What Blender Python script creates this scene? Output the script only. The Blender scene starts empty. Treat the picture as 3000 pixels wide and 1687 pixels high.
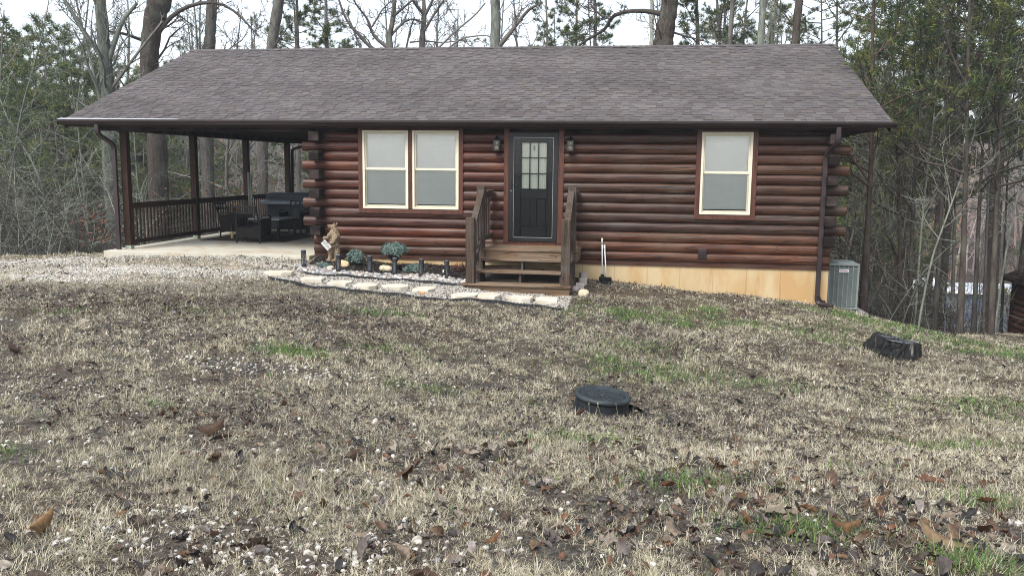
import bpy, bmesh, math, random
import numpy as np
from mathutils import Vector, Matrix
R_ = math.radians
sc = bpy.context.scene
col = sc.collection

# ------------------------------------------------------------------ camera
CAM = np.array([6.4873, -16.3621, 1.7193]); YAW, PIT, ROL, FPX = -0.143, -0.1385, 0.0109, 2519.65
FW = np.array([math.sin(YAW)*math.cos(PIT), math.cos(YAW)*math.cos(PIT), math.sin(PIT)])
_R = np.array([math.cos(YAW), -math.sin(YAW), 0.0]); _U = np.cross(_R, FW)
RT = _R*math.cos(ROL)+_U*math.sin(ROL); UP = -_R*math.sin(ROL)+_U*math.cos(ROL)
cd = bpy.data.cameras.new('camera'); cam = bpy.data.objects.new('camera', cd); col.objects.link(cam)
cd.sensor_width = 36; cd.lens = FPX/3000*36; cd.clip_start = 0.1; cd.clip_end = 2000
M = Matrix(((RT[0], UP[0], -FW[0], CAM[0]), (RT[1], UP[1], -FW[1], CAM[1]), (RT[2], UP[2], -FW[2], CAM[2]), (0, 0, 0, 1)))
cam.matrix_world = M
sc.camera = cam

# ------------------------------------------------------------------ light
SUN_EL, SUN_AZ = 52, 205           # azimuth clockwise from +y
w = bpy.data.worlds.new('World'); sc.world = w; w.use_nodes = True
nt = w.node_tree; bg = nt.nodes['Background']
sky = nt.nodes.new('ShaderNodeTexSky'); sky.sky_type = 'NISHITA'; sky.sun_disc = False
sky.sun_elevation = R_(SUN_EL); sky.sun_rotation = R_(SUN_AZ); sky.air_density = 1.0; sky.dust_density = 1.2; sky.ozone_density = 1.0
hs = nt.nodes.new('ShaderNodeHueSaturation'); hs.inputs['Saturation'].default_value = 0.42
nt.links.new(sky.outputs[0], hs.inputs['Color']); nt.links.new(hs.outputs[0], bg.inputs[0]); bg.inputs[1].default_value = 0.115
sd = bpy.data.lights.new('sun', 'SUN'); sd.energy = 2.0; sd.angle = R_(28); sd.color = (1, .96, .9)
so = bpy.data.objects.new('sun', sd); col.objects.link(so)
sv = Vector((math.sin(R_(SUN_AZ))*math.cos(R_(SUN_EL)), math.cos(R_(SUN_AZ))*math.cos(R_(SUN_EL)), math.sin(R_(SUN_EL))))
so.rotation_euler = sv.to_track_quat('Z', 'Y').to_euler(); so.location = (0, -30, 30)
sc.view_settings.view_transform = 'Standard'; sc.view_settings.look = 'None'; sc.view_settings.gamma = 1
sc.view_settings.exposure = 1.32
sc.cycles.max_bounces = 6; sc.cycles.transparent_max_bounces = 12
sc.cycles.use_denoising = True; sc.cycles.denoising_prefilter = 'NONE'; sc.cycles.filter_width = 1.05; sc.cycles.use_adaptive_sampling = False

# ------------------------------------------------------------------ helpers
rng = np.random.default_rng(7); random.seed(7)
def at(u, v, Y):
    d = FW+RT*(u-1500)/FPX+UP*(843.5-v)/FPX
    return CAM+d*((Y-CAM[1])/d[1])

def tag(o, label=None, cat=None, group=None, kind=None):
    if label: o['label'] = label
    if cat: o['category'] = cat
    if group: o['group'] = group
    if kind: o['kind'] = kind
    return o
def empty(name, loc=(0, 0, 0), rz=0, label=None, cat=None, group=None):
    o = bpy.data.objects.new(name, None); col.objects.link(o); o.location = loc; o.rotation_euler = (0, 0, rz)
    o.empty_display_size = .1
    return tag(o, label, cat, group)
def copy_tree(o, parent=None):
    c = o.copy(); col.objects.link(c)
    if parent: c.parent = parent
    for ch in [x for x in bpy.data.objects if x.parent == o]: copy_tree(ch, c)
    return c

def mk(name, V, faces, mat, parent=None, cols=None, smooth=False, link=True):
    """numpy mesh: faces = list of (n,k) int arrays"""
    me = bpy.data.meshes.new(name); V = np.asarray(V, np.float32)
    faces = [np.asarray(f, np.int32) for f in faces if len(f)]
    me.vertices.add(len(V)); me.vertices.foreach_set('co', V.ravel())
    li = np.concatenate([f.ravel() for f in faces]); tot = np.concatenate([np.full(len(f), f.shape[1], np.int32) for f in faces])
    st = np.concatenate([[0], np.cumsum(tot)[:-1]]).astype(np.int32)
    me.loops.add(len(li)); me.loops.foreach_set('vertex_index', li)
    me.polygons.add(len(tot)); me.polygons.foreach_set('loop_start', st)
    try: me.polygons.foreach_set('loop_total', tot)
    except Exception: pass
    me.update(calc_edges=True)
    if cols is not None:
        a = me.color_attributes.new('Col', 'FLOAT_COLOR', 'POINT')
        c4 = np.ones((len(V), 4), np.float32); c4[:, :3] = cols; a.data.foreach_set('color', c4.ravel())
    me.polygons.foreach_set('use_smooth', np.full(len(tot), smooth))
    if mat: me.materials.append(mat)
    o = bpy.data.objects.new(name, me)
    if link: col.objects.link(o)
    if parent: o.parent = parent
    return o

BOXF = np.array([[0, 3, 2, 1], [4, 5, 6, 7], [0, 1, 5, 4], [1, 2, 6, 5], [2, 3, 7, 6], [3, 0, 4, 7]])
class MB:
    def __init__(s): s.V = []; s.F = {}; s.n = 0; s.C = []
    def add(s, V, F, c=None):
        V = np.asarray(V, float); F = np.asarray(F)
        s.V.append(V); s.F.setdefault(F.shape[1], []).append(F+s.n); s.n += len(V)
        s.C.append(np.tile(c if c is not None else (1, 1, 1), (len(V), 1)) if c is None or np.ndim(c) == 1 else c)
        return s
    def box(s, x0, x1, y0, y1, z0, z1, c=None, rot=None, piv=None):
        V = np.array([[x0, y0, z0], [x1, y0, z0], [x1, y1, z0], [x0, y1, z0], [x0, y0, z1], [x1, y0, z1], [x1, y1, z1], [x0, y1, z1]], float)
        if rot is not None:
            p = np.array(piv if piv is not None else V.mean(0)); m = np.array(Matrix.Rotation(rot[0], 3, 'X') @ Matrix.Rotation(rot[1], 3, 'Y') @ Matrix.Rotation(rot[2], 3, 'Z')); V = (V-p)@m.T+p
        return s.add(V, BOXF, c)
    def prism(s, poly, axis, a0, a1, c=None):
        """extrude 2D polygon along axis (0:x 1:y 2:z); poly coords are the two other axes in order"""
        n = len(poly); V = []
        for a in (a0, a1):
            for p in poly:
                q = list(p); q.insert(axis, a); V.append(q)
        V = np.array(V, float)
        F = [[i, (i+1) % n, n+(i+1) % n, n+i] for i in range(n)]
        s.add(V, F, c); k = s.n-2*n
        s.F.setdefault(n, []).append(np.array([list(range(n-1, -1, -1)), list(range(n, 2*n))])+k)
        return s
    def tube(s, pts, rad, sides=8, c=None, caps=True, flat=1.0):
        pts = np.asarray(pts, float); n = len(pts); rad = np.broadcast_to(rad, (n,)) if np.ndim(rad) <= 1 else rad
        T = np.gradient(pts, axis=0); T /= np.linalg.norm(T, axis=1)[:, None]+1e-9
        ref = np.array([0, 0, 1.]) if abs(T[:, 2]).mean() < .8 else np.array([1., 0, 0])
        A = np.cross(T, ref); A /= np.linalg.norm(A, axis=1)[:, None]+1e-9; Bv = np.cross(T, A)
        th = np.linspace(0, 2*np.pi, sides, endpoint=False)
        V = pts[:, None]+rad[:, None, None]*(A[:, None]*np.cos(th)[None, :, None]+flat*Bv[:, None]*np.sin(th)[None, :, None])
        i = np.arange(n-1)[:, None]*sides; j = np.arange(sides)[None]; j2 = (j+1) % sides
        F = np.stack([i+j, i+j2, i+sides+j2, i+sides+j], -1).reshape(-1, 4)
        s.add(V.reshape(-1, 3), F, c); k = s.n-n*sides
        if caps: s.F.setdefault(sides, []).append(np.array([list(range(sides-1, -1, -1)), list(range((n-1)*sides, n*sides))])+k)
        return s
    def lathe(s, prof, cx=0, cy=0, sides=20, c=None):
        n = len(prof); th = np.linspace(0, 2*np.pi, sides, endpoint=False)
        V = np.array([[[cx+r*math.cos(t), cy+r*math.sin(t), z] for t in th] for r, z in prof]).reshape(-1, 3)
        i = np.arange(n-1)[:, None]*sides; j = np.arange(sides)[None]; j2 = (j+1) % sides
        F = np.stack([i+j, i+j2, i+sides+j2, i+sides+j], -1).reshape(-1, 4)
        return s.add(V, F, c)
    def build(s, name, mat, parent=None, smooth=False, bevel=0, cols=False):
        V = np.concatenate(s.V); F = [np.concatenate(f) for f in s.F.values()]
        o = mk(name, V, F, mat, parent, np.concatenate(s.C) if cols else None, smooth)
        if bevel:
            b = o.modifiers.new('b', 'BEVEL'); b.width = bevel; b.segments = 2; b.limit_method = 'ANGLE'; b.angle_limit = R_(40)
        return o

# ------------------------------------------------------------------ materials
class NT:
    def __init__(s, name):
        s.m = bpy.data.materials.new(name); s.m.use_nodes = True; s.t = s.m.node_tree; s.b = s.t.nodes['Principled BSDF']; s.out = s.t.nodes['Material Output']
    def n(s, typ, **k):
        nd = s.t.nodes.new('ShaderNode'+typ)
        for a, b in k.items(): setattr(nd, a, b)
        return nd
    def l(s, a, b): s.t.links.new(a, b)
    def coords(s, scale=(1, 1, 1), kind='Object'):
        tc = s.n('TexCoord'); mp = s.n('Mapping'); mp.inputs['Scale'].default_value = scale; s.l(tc.outputs[kind], mp.inputs[0]); return mp.outputs[0]
    def noise(s, co, scale, detail=5, rough=.6, dist=0):
        t = s.n('TexNoise'); t.inputs['Scale'].default_value = scale; t.inputs['Detail'].default_value = detail; t.inputs['Roughness'].default_value = rough; t.inputs['Distortion'].default_value = dist
        s.l(co, t.inputs['Vector']); return t.outputs['Fac']
    def ramp(s, f, stops):
        r = s.n('ValToRGB'); e = r.color_ramp.elements
        while len(e) < len(stops): e.new(.5)
        for i, (p, c) in enumerate(stops): e[i].position = p; e[i].color = (*c, 1) if len(c) == 3 else c
        s.l(f, r.inputs[0]); return r.outputs[0]
    def mix(s, f, a, b, mode='MIX'):
        m = s.n('Mix', data_type='RGBA', blend_type=mode)
        for sock, v in ((m.inputs[0], f), (m.inputs[6], a), (m.inputs[7], b)):
            if hasattr(v, 'is_output') or hasattr(v, 'links'): s.l(v, sock)
            elif isinstance(v, (int, float)): sock.default_value = v
            else: sock.default_value = (*v, 1)
        return m.outputs[2]
    def bump(s, h, st=.3, d=.01):
        b = s.n('Bump'); b.inputs['Strength'].default_value = st; b.inputs['Distance'].default_value = d; s.l(h, b.inputs['Height']); s.l(b.outputs[0], s.b.inputs['Normal']); return b
    def set(s, col=None, rough=.6, spec=.5, metal=0):
        if col is not None:
            if hasattr(col, 'links'): s.l(col, s.b.inputs['Base Color'])
            else: s.b.inputs['Base Color'].default_value = (*col, 1)
        if hasattr(rough, 'links'): s.l(rough, s.b.inputs['Roughness'])
        else: s.b.inputs['Roughness'].default_value = rough
        s.b.inputs['Specular IOR Level'].default_value = spec; s.b.inputs['Metallic'].default_value = metal
        return s.m
    def vcol(s): a = s.n('Attribute', attribute_name='Col'); return a.outputs['Color']

def noisy(name, c1, c2, scale=8, rough=.7, bump=.2, bd=.005, spec=.4, stretch=(1, 1, 1), metal=0, detail=6, lo=.35, hi=.65):
    t = NT(name); co = t.coords(stretch); f = t.noise(co, scale, detail)
    t.set(t.ramp(f, [(lo, c1), (hi, c2)]), rough, spec, metal)
    if bump: t.bump(f, bump, bd)
    return t.m
def wood(name, dark, mid, light, axis=0, rough=.5, vc=False, spec=.5, wear=(.11, .085, .08), wearamt=.5):
    t = NT(name); s = [14, 14, 14]; s[axis] = .55
    co = t.coords(tuple(s)); f = t.noise(co, 2.2, 7, .65, .4); s2 = [40, 40, 40]; s2[axis] = 1.2
    g = t.noise(t.coords(tuple(s2)), 2, 4, .7); big = t.noise(t.coords((.9, 2.5, 2.5)), 1.3, 3)
    c = t.ramp(f, [(.28, dark), (.5, mid), (.72, light)])
    c = t.mix(t.ramp(g, [(.35, (.55, .55, .55)), (.6, (1, 1, 1))]), (0, 0, 0), c, 'MIX') if False else t.mix(1.0, c, t.ramp(g, [(.3, (.62, .6, .6)), (.6, (1.08, 1.05, 1.05))]), 'MULTIPLY')
    c = t.mix(t.ramp(big, [(.45, (0, 0, 0)), (.68, (wearamt,)*3)]), c, wear)
    if vc: c = t.mix(1.0, c, t.vcol(), 'MULTIPLY')
    # cracks: thin dark lines running with the grain
    s3 = [9, 9, 9]; s3[axis] = .45
    wv = t.n('TexNoise'); wv.inputs['Scale'].default_value = 1.6; wv.inputs['Detail'].default_value = 2; t.l(t.coords(tuple(s3)), wv.inputs['Vector'])
    mm = t.n('Math', operation='SUBTRACT'); t.l(wv.outputs['Fac'], mm.inputs[0]); mm.inputs[1].default_value = .5
    ab = t.n('Math', operation='ABSOLUTE'); t.l(mm.outputs[0], ab.inputs[0])
    cr = t.ramp(ab.outputs[0], [(.0, (.08, .08, .08)), (.006, (.3, .3, .3)), (.011, (1, 1, 1))])
    c = t.mix(1.0, c, cr, 'MULTIPLY')
    # knots
    vo = t.n('TexVoronoi'); vo.inputs['Scale'].default_value = 2.2; s4 = [3.2, 3.2, 3.2]; s4[axis] = 1.3; t.l(t.coords(tuple(s4)), vo.inputs['Vector'])
    kn = t.ramp(vo.outputs['Distance'], [(.05, (.3, .28, .28)), (.11, (1, 1, 1))]); c = t.mix(1.0, c, kn, 'MULTIPLY')
    t.set(c, t.ramp(f, [(.3, (rough-.08,)*3), (.7, (rough+.15,)*3)]), spec)
    t.bump(g, .35, .004)
    return t.m

m_log = wood('log_stain', (.010, .004, .0025), (.049, .0175, .0088), (.120, .048, .0235), 0, .46, True, .36, (.085, .058, .044), .5)
m_logside = wood('log_end_grain', (.006, .0045, .004), (.012, .008, .007), (.024, .016, .013), 1, .75, False, .15)
m_trim = wood('stained_trim', (.042, .013, .007), (.082, .025, .012), (.125, .040, .019), 2, .5, False, .4, (.1, .05, .035), .3)
m_post = wood('porch_post_wood', (.010, .004, .0025), (.026, .010, .0055), (.055, .022, .011), 2, .6, False, .25, (.045, .028, .018), .3)
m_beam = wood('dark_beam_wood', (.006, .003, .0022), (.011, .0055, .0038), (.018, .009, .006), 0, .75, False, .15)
m_step = wood('weathered_step_wood', (.065, .042, .026), (.18, .12, .075), (.27, .195, .13), 0, .8, False, .15, (.20, .175, .14), .6)
m_stepv = wood('weathered_post_wood', (.028, .020, .015), (.068, .049, .036), (.12, .09, .068), 2, .8, False, .2, (.10, .09, .085), .6)
m_brown = noisy('brown_painted_metal', (.014, .008, .008), (.022, .013, .013), 3, .35, 0, spec=.5)
m_dspout = noisy('downspout_brown', (.020, .0125, .013), (.034, .021, .021), 3, .4, 0, spec=.5)
m_white = noisy('cream_vinyl', (.62, .57, .44), (.68, .63, .50), 5, .4, .05)
m_alum = noisy('bare_aluminium', (.50, .52, .56), (.66, .68, .72), 20, .35, 0, metal=.3)
m_black = noisy('black_door_paint', (.005, .0065, .0065), (.010, .0125, .0125), 30, .35, .1, .002)
m_frameblk = noisy('black_frame_paint', (.007, .007, .0068), (.012, .012, .0115), 10, .45, .0)
m_hard = NT('black_hardware').set((.015, .015, .016), .3, .5, .6)
m_steel = NT('bright_steel').set((.5, .5, .52), .3, .5, 1)
m_soil = None

def glassmat(name, tint=(.9, .95, .95), refl=1.0, rough=0.02):
    t = NT(name); t.t.nodes.remove(t.b); tr = t.n('BsdfTransparent'); tr.inputs[0].default_value = (*tint, 1)
    gl = t.n('BsdfGlossy'); gl.inputs['Roughness'].default_value = rough; gl.inputs[0].default_value = (refl, refl, refl, 1)
    fr = t.n('Fresnel'); fr.inputs[0].default_value = 1.5; mx = t.n('MixShader'); t.l(fr.outputs[0], mx.inputs[0]); t.l(tr.outputs[0], mx.inputs[1]); t.l(gl.outputs[0], mx.inputs[2]); t.l(mx.outputs[0], t.out.inputs[0])
    return t.m
m_glass = glassmat('window_glass', (.975, .985, .98), .75)
m_storm = glassmat('storm_door_glass', (.97, .98, .98), .35)
m_lantglass = glassmat('lantern_glass', (.75, .78, .75))
def screenmat():
    t = NT('insect_screen'); t.t.nodes.remove(t.b); tr = t.n('BsdfTransparent'); tr.inputs[0].default_value = (.78, .80, .80, 1); t.l(tr.outputs[0], t.out.inputs[0]); return t.m
m_screen = screenmat()
m_blind = noisy('blind_vinyl', (.92, .91, .85), (.96, .95, .89), 4, .6, 0)
m_curtain = noisy('door_curtain', (.80, .81, .68), (.88, .88, .76), 3, .8, .1, stretch=(8, 1, .5))

# concrete
def concrete(name, a, b, stain, sc_=1.2, joints=False):
    t = NT(name); co = t.coords(); f = t.noise(co, sc_, 8, .65); g = t.noise(co, 60, 3); s = t.noise(t.coords((1, 1, .35)), 1.7, 4, .6, .5)
    c = t.mix(t.ramp(s, [(.48, (0, 0, 0)), (.66, (.8, .8, .8))]), t.ramp(f, [(.3, a), (.7, b)]), stain)
    if joints:
        sx = t.n('SeparateXYZ'); t.l(co, sx.inputs[0]); md = t.n('Math', operation='PINGPONG'); t.l(sx.outputs[0], md.inputs[0]); md.inputs[1].default_value = .305
        c = t.mix(1.0, c, t.ramp(md.outputs[0], [(.003, (.78, .72, .68)), (.010, (1, 1, 1))]), 'MULTIPLY')
        nz = t.noise(t.coords((9, 9, .7)), 1.5, 3); c = t.mix(t.ramp(nz, [(.63, (0, 0, 0)), (.72, (.5, .5, .5))]), c, (.34, .16, .06))
    t.set(c, .8, .3); t.bump(g, .15, .003); return t.m
m_found = concrete('foundation_concrete', (.44, .33, .18), (.52, .405, .245), (.42, .25, .10), 1.2, True)
m_slab = concrete('porch_concrete', (.42, .40, .34), (.52, .50, .42), (.36, .28, .18), .8)
m_pad = concrete('grey_pad', (.22, .22, .22), (.32, .32, .31), (.25, .24, .22), 3)

# ground
t = NT('yard_soil'); co = t.coords(); f = t.noise(co, 22, 8, .75); g = t.noise(co, 1.3, 4); h = t.noise(co, 160, 3, .8)
c = t.ramp(f, [(.3, (.018, .017, .015)), (.46, (.055, .050, .042)), (.6, (.13, .12, .10)), (.76, (.30, .29, .26))])
c = t.mix(t.ramp(g, [(.42, (0, 0, 0)), (.62, (.5, .5, .5))]), c, (.085, .06, .045)); c = t.mix(.6, c, t.ramp(h, [(.3, (.5, .5, .5)), (.7, (1.3, 1.3, 1.3))]), 'MULTIPLY')
m_soil = t.set(t.mix(1.0, c, t.vcol(), 'MULTIPLY'), .95, .1); t.bump(h, .5, .01)
def vcolmat(name, rough=.8, spec=.2, transl=0, nz=0, gain=1.0):
    t = NT(name); c = t.vcol()
    if nz: c = t.mix(1.0, c, t.ramp(t.noise(t.coords(), nz, 5), [(.3, (.6, .6, .6)), (.7, (1.3, 1.3, 1.3))]), 'MULTIPLY')
    t.set(c, rough, spec)
    if transl:
        tl = t.n('BsdfTranslucent'); t.l(c, tl.inputs[0]); mx = t.n('MixShader'); mx.inputs[0].default_value = transl
        t.l(t.b.outputs[0], mx.inputs[1]); t.l(tl.outputs[0], mx.inputs[2]); t.l(mx.outputs[0], t.out.inputs[0])
    return t.m
m_blade = vcolmat('grass_blades', .7, .25, .25)
m_leaf = vcolmat('dead_leaves', .65, .3, .12, 60)
m_stone = vcolmat('pebble_stone', .75, .3, 0, 40)
m_bark = None
t = NT('tree_bark'); co = t.coords((1, 1, .18)); f = t.noise(co, 14, 8, .75, .6); l = t.noise(t.coords(), 1.6, 5)
c = t.ramp(f, [(.32, (.3, .3, .3)), (.5, (.85, .85, .85)), (.68, (1.5, 1.5, 1.5))])
c = t.mix(1.0, t.vcol(), c, 'MULTIPLY'); c = t.mix(t.ramp(l, [(.5, (0, 0, 0)), (.66, (.45, .45, .45))]), c, (.16, .18, .14))
m_bark = t.set(c, .9, .15); t.bump(f, .8, .03)
m_needle = vcolmat('needles', .6, .3, .2)
m_twig = vcolmat('twigs', .85, .2)

# ------------------------------------------------------------------ terrain
CP = np.array([(.77, -.5, -.14), (2.09, 0, -.18), (3.99, 0, -.22), (5.81, 0, -.36), (7.07, 0, -.5), (8.33, 0, -.58), (9.87, 0, -.72), (.11, -2.2, -.24), (1.96, -2.6, -.37), (3.57, -2.7, -.45), (5.39, -2.8, -.53),
  (-8.45, 2, -.50), (-6, -1, -.30), (-4.4, -3, -.24), (-3.7, -.3, -.13), (.2, -.3, -.10), (1.68, -10.5, -.12), (4.06, -13.3, .15), (6.06, -13.3, .23), (7.75, -13.3, .3), (7.72, -12.5, .17), (5.73, -11, -.06),
  (6.21, -8.5, -.54), (9.95, -4.5, -.78), (12.82, -1.5, -1.12), (12.02, 1, -1.39), (10.73, 1, -1.03), (14.44, 3, -1.72), (1.91, -7, -.17), (5, -6, -.45), (8.01, -5, -.6), (6.5, -17, .5), (0, -16, .4), (12, -15, .2), (-8, -9, .05), (15, -8, -.7)], float)
def _tps(r2): return np.where(r2 > 1e-12, .5*r2*np.log(r2+1e-12), 0)
_n = len(CP); _K = _tps(((CP[:, None, :2]-CP[None, :, :2])**2).sum(-1))+np.eye(_n)*.6
_Pm = np.c_[np.ones(_n), CP[:, :2]]; _A = np.block([[_K, _Pm], [_Pm.T, np.zeros((3, 3))]]); _w = np.linalg.solve(_A, np.r_[CP[:, 2], 0, 0, 0])
def yedge(x): return np.interp(x, [-14, -8.6, -4, -3.6, 10, 12.5, 14.5, 20], [3.6, 2.2, .5, 1, 1.5, 1.5, 3.2, 4.5])
def gz(x, y):
    x = np.asarray(x, float); y = np.asarray(y, float); sh = np.broadcast(x, y).shape; X = np.broadcast_to(x, sh).ravel(); Y = np.broadcast_to(y, sh).ravel()
    xc = np.clip(X, -13, 17); ye = yedge(X); yc = np.minimum(np.clip(Y, -18, 99), ye)
    r2 = (xc[:, None]-CP[None, :, 0])**2+(yc[:, None]-CP[None, :, 1])**2
    z = _tps(r2)@_w[:_n]+_w[_n]+xc*_w[_n+1]+yc*_w[_n+2]
    s = np.maximum(Y-ye, 0)+np.maximum(X-17, 0)*.5+np.maximum(-13-X, 0)*.6
    z = z-np.interp(s, [0, .6, 2, 5, 10, 20, 35, 60, 90, 110, 150, 200, 260, 900], [0, .08, .55, 1.7, 3.2, 5.6, 8.5, 12, 13.6, 13, 3, -9, -16, -16])
    z += .012*np.sin(X*3.1+Y*1.7)+.01*np.sin(X*5.3-Y*4.1+1)+.008*np.sin(X*11+Y*7.7)
    return z.reshape(sh)
def groundpt(u, v):
    d = FW+RT*(u-1500)/FPX+UP*(843.5-v)/FPX; t = np.concatenate([np.linspace(1.5, 30, 2200), np.linspace(30, 220, 1500)]); P = CAM+d*t[:, None]
    h = P[:, 2]-gz(P[:, 0], P[:, 1]); i = np.argmax(h < 0); return P[i]
xs = np.r_[np.linspace(-600, -40, 18), np.linspace(-36, -15, 12), np.arange(-14, 18, .22), np.linspace(19, 44, 14), np.linspace(50, 600, 18)]
ys = np.r_[np.linspace(-300, -30, 8), np.linspace(-26, -18, 5), np.arange(-17, 6, .2), np.linspace(6.4, 30, 26), np.linspace(33, 120, 24), np.linspace(130, 270, 18), np.linspace(320, 900, 8)]
GX, GY = np.meshgrid(xs, ys); GZ = gz(GX, GY)
nx, ny = len(xs), len(ys); i = np.arange(ny-1)[:, None]*nx; j = np.arange(nx-1)[None]
F = np.stack([i+j, i+j+1, i+nx+j+1, i+nx+j], -1).reshape(-1, 4)
# soil tint map: px blobs (u, v, radius m, colour)
TINT = np.ones((ny*nx, 3)); gp = np.c_[GX.ravel(), GY.ravel()]
def blob(u, v, rx, ry, c, k=1.0):
    p = groundpt(u, v); d = ((gp[:, 0]-p[0])/rx)**2+((gp[:, 1]-p[1])/ry)**2; wgt = (k*np.exp(-d))[:, None]
    TINT[:] = TINT*(1-wgt)+np.array(c)*wgt
for a in [(60, 800, 3, 1.2), (350, 800, 2.6, 1.0), (700, 770, 2.4, .5), (0, 770, 3, 1.6), (550, 790, 2.2, .6), (900, 780, 1.2, .5)]: blob(*a, (4.2, 4.3, 4.2), .95)
for a in [(250, 900, 3, .8), (700, 900, 2.5, .7), (1000, 920, 2, .6), (1150, 1000, 1.5, .5)]: blob(*a, (.8, .68, .62), .8)
for a in [(2300, 940, 3, 1.2), (2700, 1100, 3, 1.5), (2000, 880, 2.2, .8), (2800, 1300, 1.5, 1.5)]: blob(*a, (1.15, .95, .75), .7)
gpf = (gp[:, 1] > yedge(gp[:, 0])+.7); TINT[gpf] = (.62, .5, .42)
tint_g = TINT
ground = mk('ground', np.stack([GX, GY, GZ], -1).reshape(-1, 3), [F], m_soil, None, TINT, True); tag(ground, kind='structure')
exec_marker = 0

# ------------------------------------------------------------------ log cabin
cabin = empty('log_cabin', (5, 4.2, 0), 0, 'reddish brown log cabin with shingle roof and covered side porch', 'cabin')
class _P:  # parts are modelled in world coordinates; parent keeps them there
    pass
def child(o, p):
    o.parent = p; m = p.matrix_world.inverted() if p.type != 'EMPTY' else Matrix.Translation(-p.location) if p.rotation_euler.z == 0 else (Matrix.Translation(p.location) @ Matrix.Rotation(p.rotation_euler.z, 4, 'Z')).inverted()
    if p.type == 'EMPTY': o.data.transform(m)      # bake so that local axes stay tidy
    elif p.type == 'MESH': pass
    return o
CL = Vector((5, 4.2, 0))
def cpart(mb, name, mat, parent=None, label=None, **k):
    """part in world coords under the cabin (or sub-part under a part; all share the cabin's frame)"""
    o = mb.build(name, mat, parent or cabin, **k); o.location = -CL if parent is None else (0, 0, 0)
    if label: o['label'] = label
    return o
H = .182
OPEN = [(1.14, 3.13, .9, 3), (4.0, 5.08, .36, 3), (7.58, 8.58, .9, 3)]
def logprof(r=.07):
    return [(-r*.34, .003), (-r*.68, .022), (-r*.9, .055), (-r, .095), (-r*.93, .132), (-r*.74, .16), (-r*.42, .180)]
lr = np.random.default_rng(3)
def logrun(mb, axis, base, sgn, a0, a1, n, tone, back=.06, r=.07):
    """half-round log along axis; base = wall plane, sgn = outward direction"""
    prof = logprof(r); nseg = max(2, int((a1-a0)/.35)); A = np.linspace(a0, a1, nseg); z0 = (n-1)*H
    pr = prof+[(back, .181), (back, .002)]; k = len(pr); V = []; C = []
    wob = lr.normal(0, .0018, (nseg, k)); drift = np.cumsum(lr.normal(0, .05, nseg)); drift -= drift.mean()
    for i, a in enumerate(A):
        for q, (d, z) in enumerate(pr):
            o = base+(-sgn)*(d*-1)*-1 if False else base-sgn*d*1.0
            o = base+sgn*(-d)+(wob[i, q] if d < 0 else 0)
            V.append([a, o, z0+z] if axis == 0 else [o, a, z0+z])
            tt = np.array(tone)*(1+np.clip(drift[i], -.3, .3)); C.append(tt)
    i = np.arange(nseg-1)[:, None]*k; j = np.arange(k)[None]; j2 = (j+1) % k
    mb.add(V, np.stack([i+j, i+j2, i+k+j2, i+k+j], -1).reshape(-1, 4), np.array(C)); s = mb.n-nseg*k
    mb.F.setdefault(k, []).append(np.array([list(range(k)), list(range((nseg-1)*k, nseg*k))])+s)
tones = {1: (1.35, 1.15, 1), 2: (1.45, 1.2, 1.0), 3: (1.45, 1.25, 1.1), 4: (.8, .85, .95), 5: (.85, .95, 1.1), 6: (1, .95, .95), 7: (.85, .85, .9), 8: (.95, 1, 1), 9: (.95, .9, .95), 10: (1.25, 1.15, 1), 11: (1.2, 1.1, 1), 12: (1, .9, .9), 13: (.8, .7, .7)}
wall = MB()
for n in range(1, 14):
    x0 = .16 if n <= 3 else (-.05 if n % 2 == 0 else .3); x1 = 10.0 if n <= 2 else (10.24 if n % 2 == 0 else 9.92)
    if n == 3: x0, x1 = .16, 9.92
    cuts = [o for o in OPEN if (n-1)*H >= o[2]-.1]; xs_ = x0
    for o in cuts+[None]:
        e = o[0] if o else x1; tn = np.array(tones[n]); mid = (xs_+e)/2
        tn = tn*(np.array([1.15, .85, .75]) if mid < 4 else np.array([.95, 1.0, .95])); logrun(wall, 0, 0, -1, xs_, e, n, tn*lr.uniform(.88, 1.12), .12 if False else .07)
        xs_ = o[1] if o else 0
front_wall = cpart(wall, 'log_wall', m_log, cols=True, smooth=False)
sw = MB()
for n in range(1, 14):
    for base, sg in ((.22, -1), (9.96, 1)):
        logrun(sw, 1, base, sg, .02 if sg > 0 else .02, 9.4, n, np.array(tones[n])*.9, .06)
    logrun(sw, 0, 9.4, 1, .3, 9.9, n, np.array(tones[n])*.9, .06)
cpart(sw, 'side_log_wall', m_log, cols=True)
for n in (3, 5, 7, 9, 11, 13):
    for x0, x1 in ((.18, .39), (9.83, 10.01)):
        b = MB().box(x0, x1, -.33, .02, (n-1)*H+.006, n*H+.004); cpart(b, 'corner_log_end', m_logside, bevel=.018)
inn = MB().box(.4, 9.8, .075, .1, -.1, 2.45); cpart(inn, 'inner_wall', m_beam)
sb = MB().box(.15, 10.02, -.032, .05, -.075, .003, (1, .9, .9)); cpart(sb, 'sill_board', m_log, cols=True)
fo = MB().box(.17, 10.0, -.006, .2, -3.2, -.075).box(.17, .4, .2, 9.4, -3.2, -.075).box(9.8, 10.0, .2, 9.4, -3.2, -.075).box(.17, 10, 9.4, 9.6, -3.2, -.075)
cpart(fo, 'foundation', m_found)
sl = MB().box(-4.2, .165, -.35, 9.2, -1.5, -.03); cpart(sl, 'porch_slab', m_slab, bevel=.008)

# gables (logs above the side walls)
for x in (.26, 9.9, -4.27):
    ga = MB(); ga.prism([(.0, 2.506), (9.6, 2.506), (9.6, 2.58), (4.95, 4.45), (0, 2.58)], 0, x-.04, x+.04); cpart(ga, 'gable', m_beam)

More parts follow.
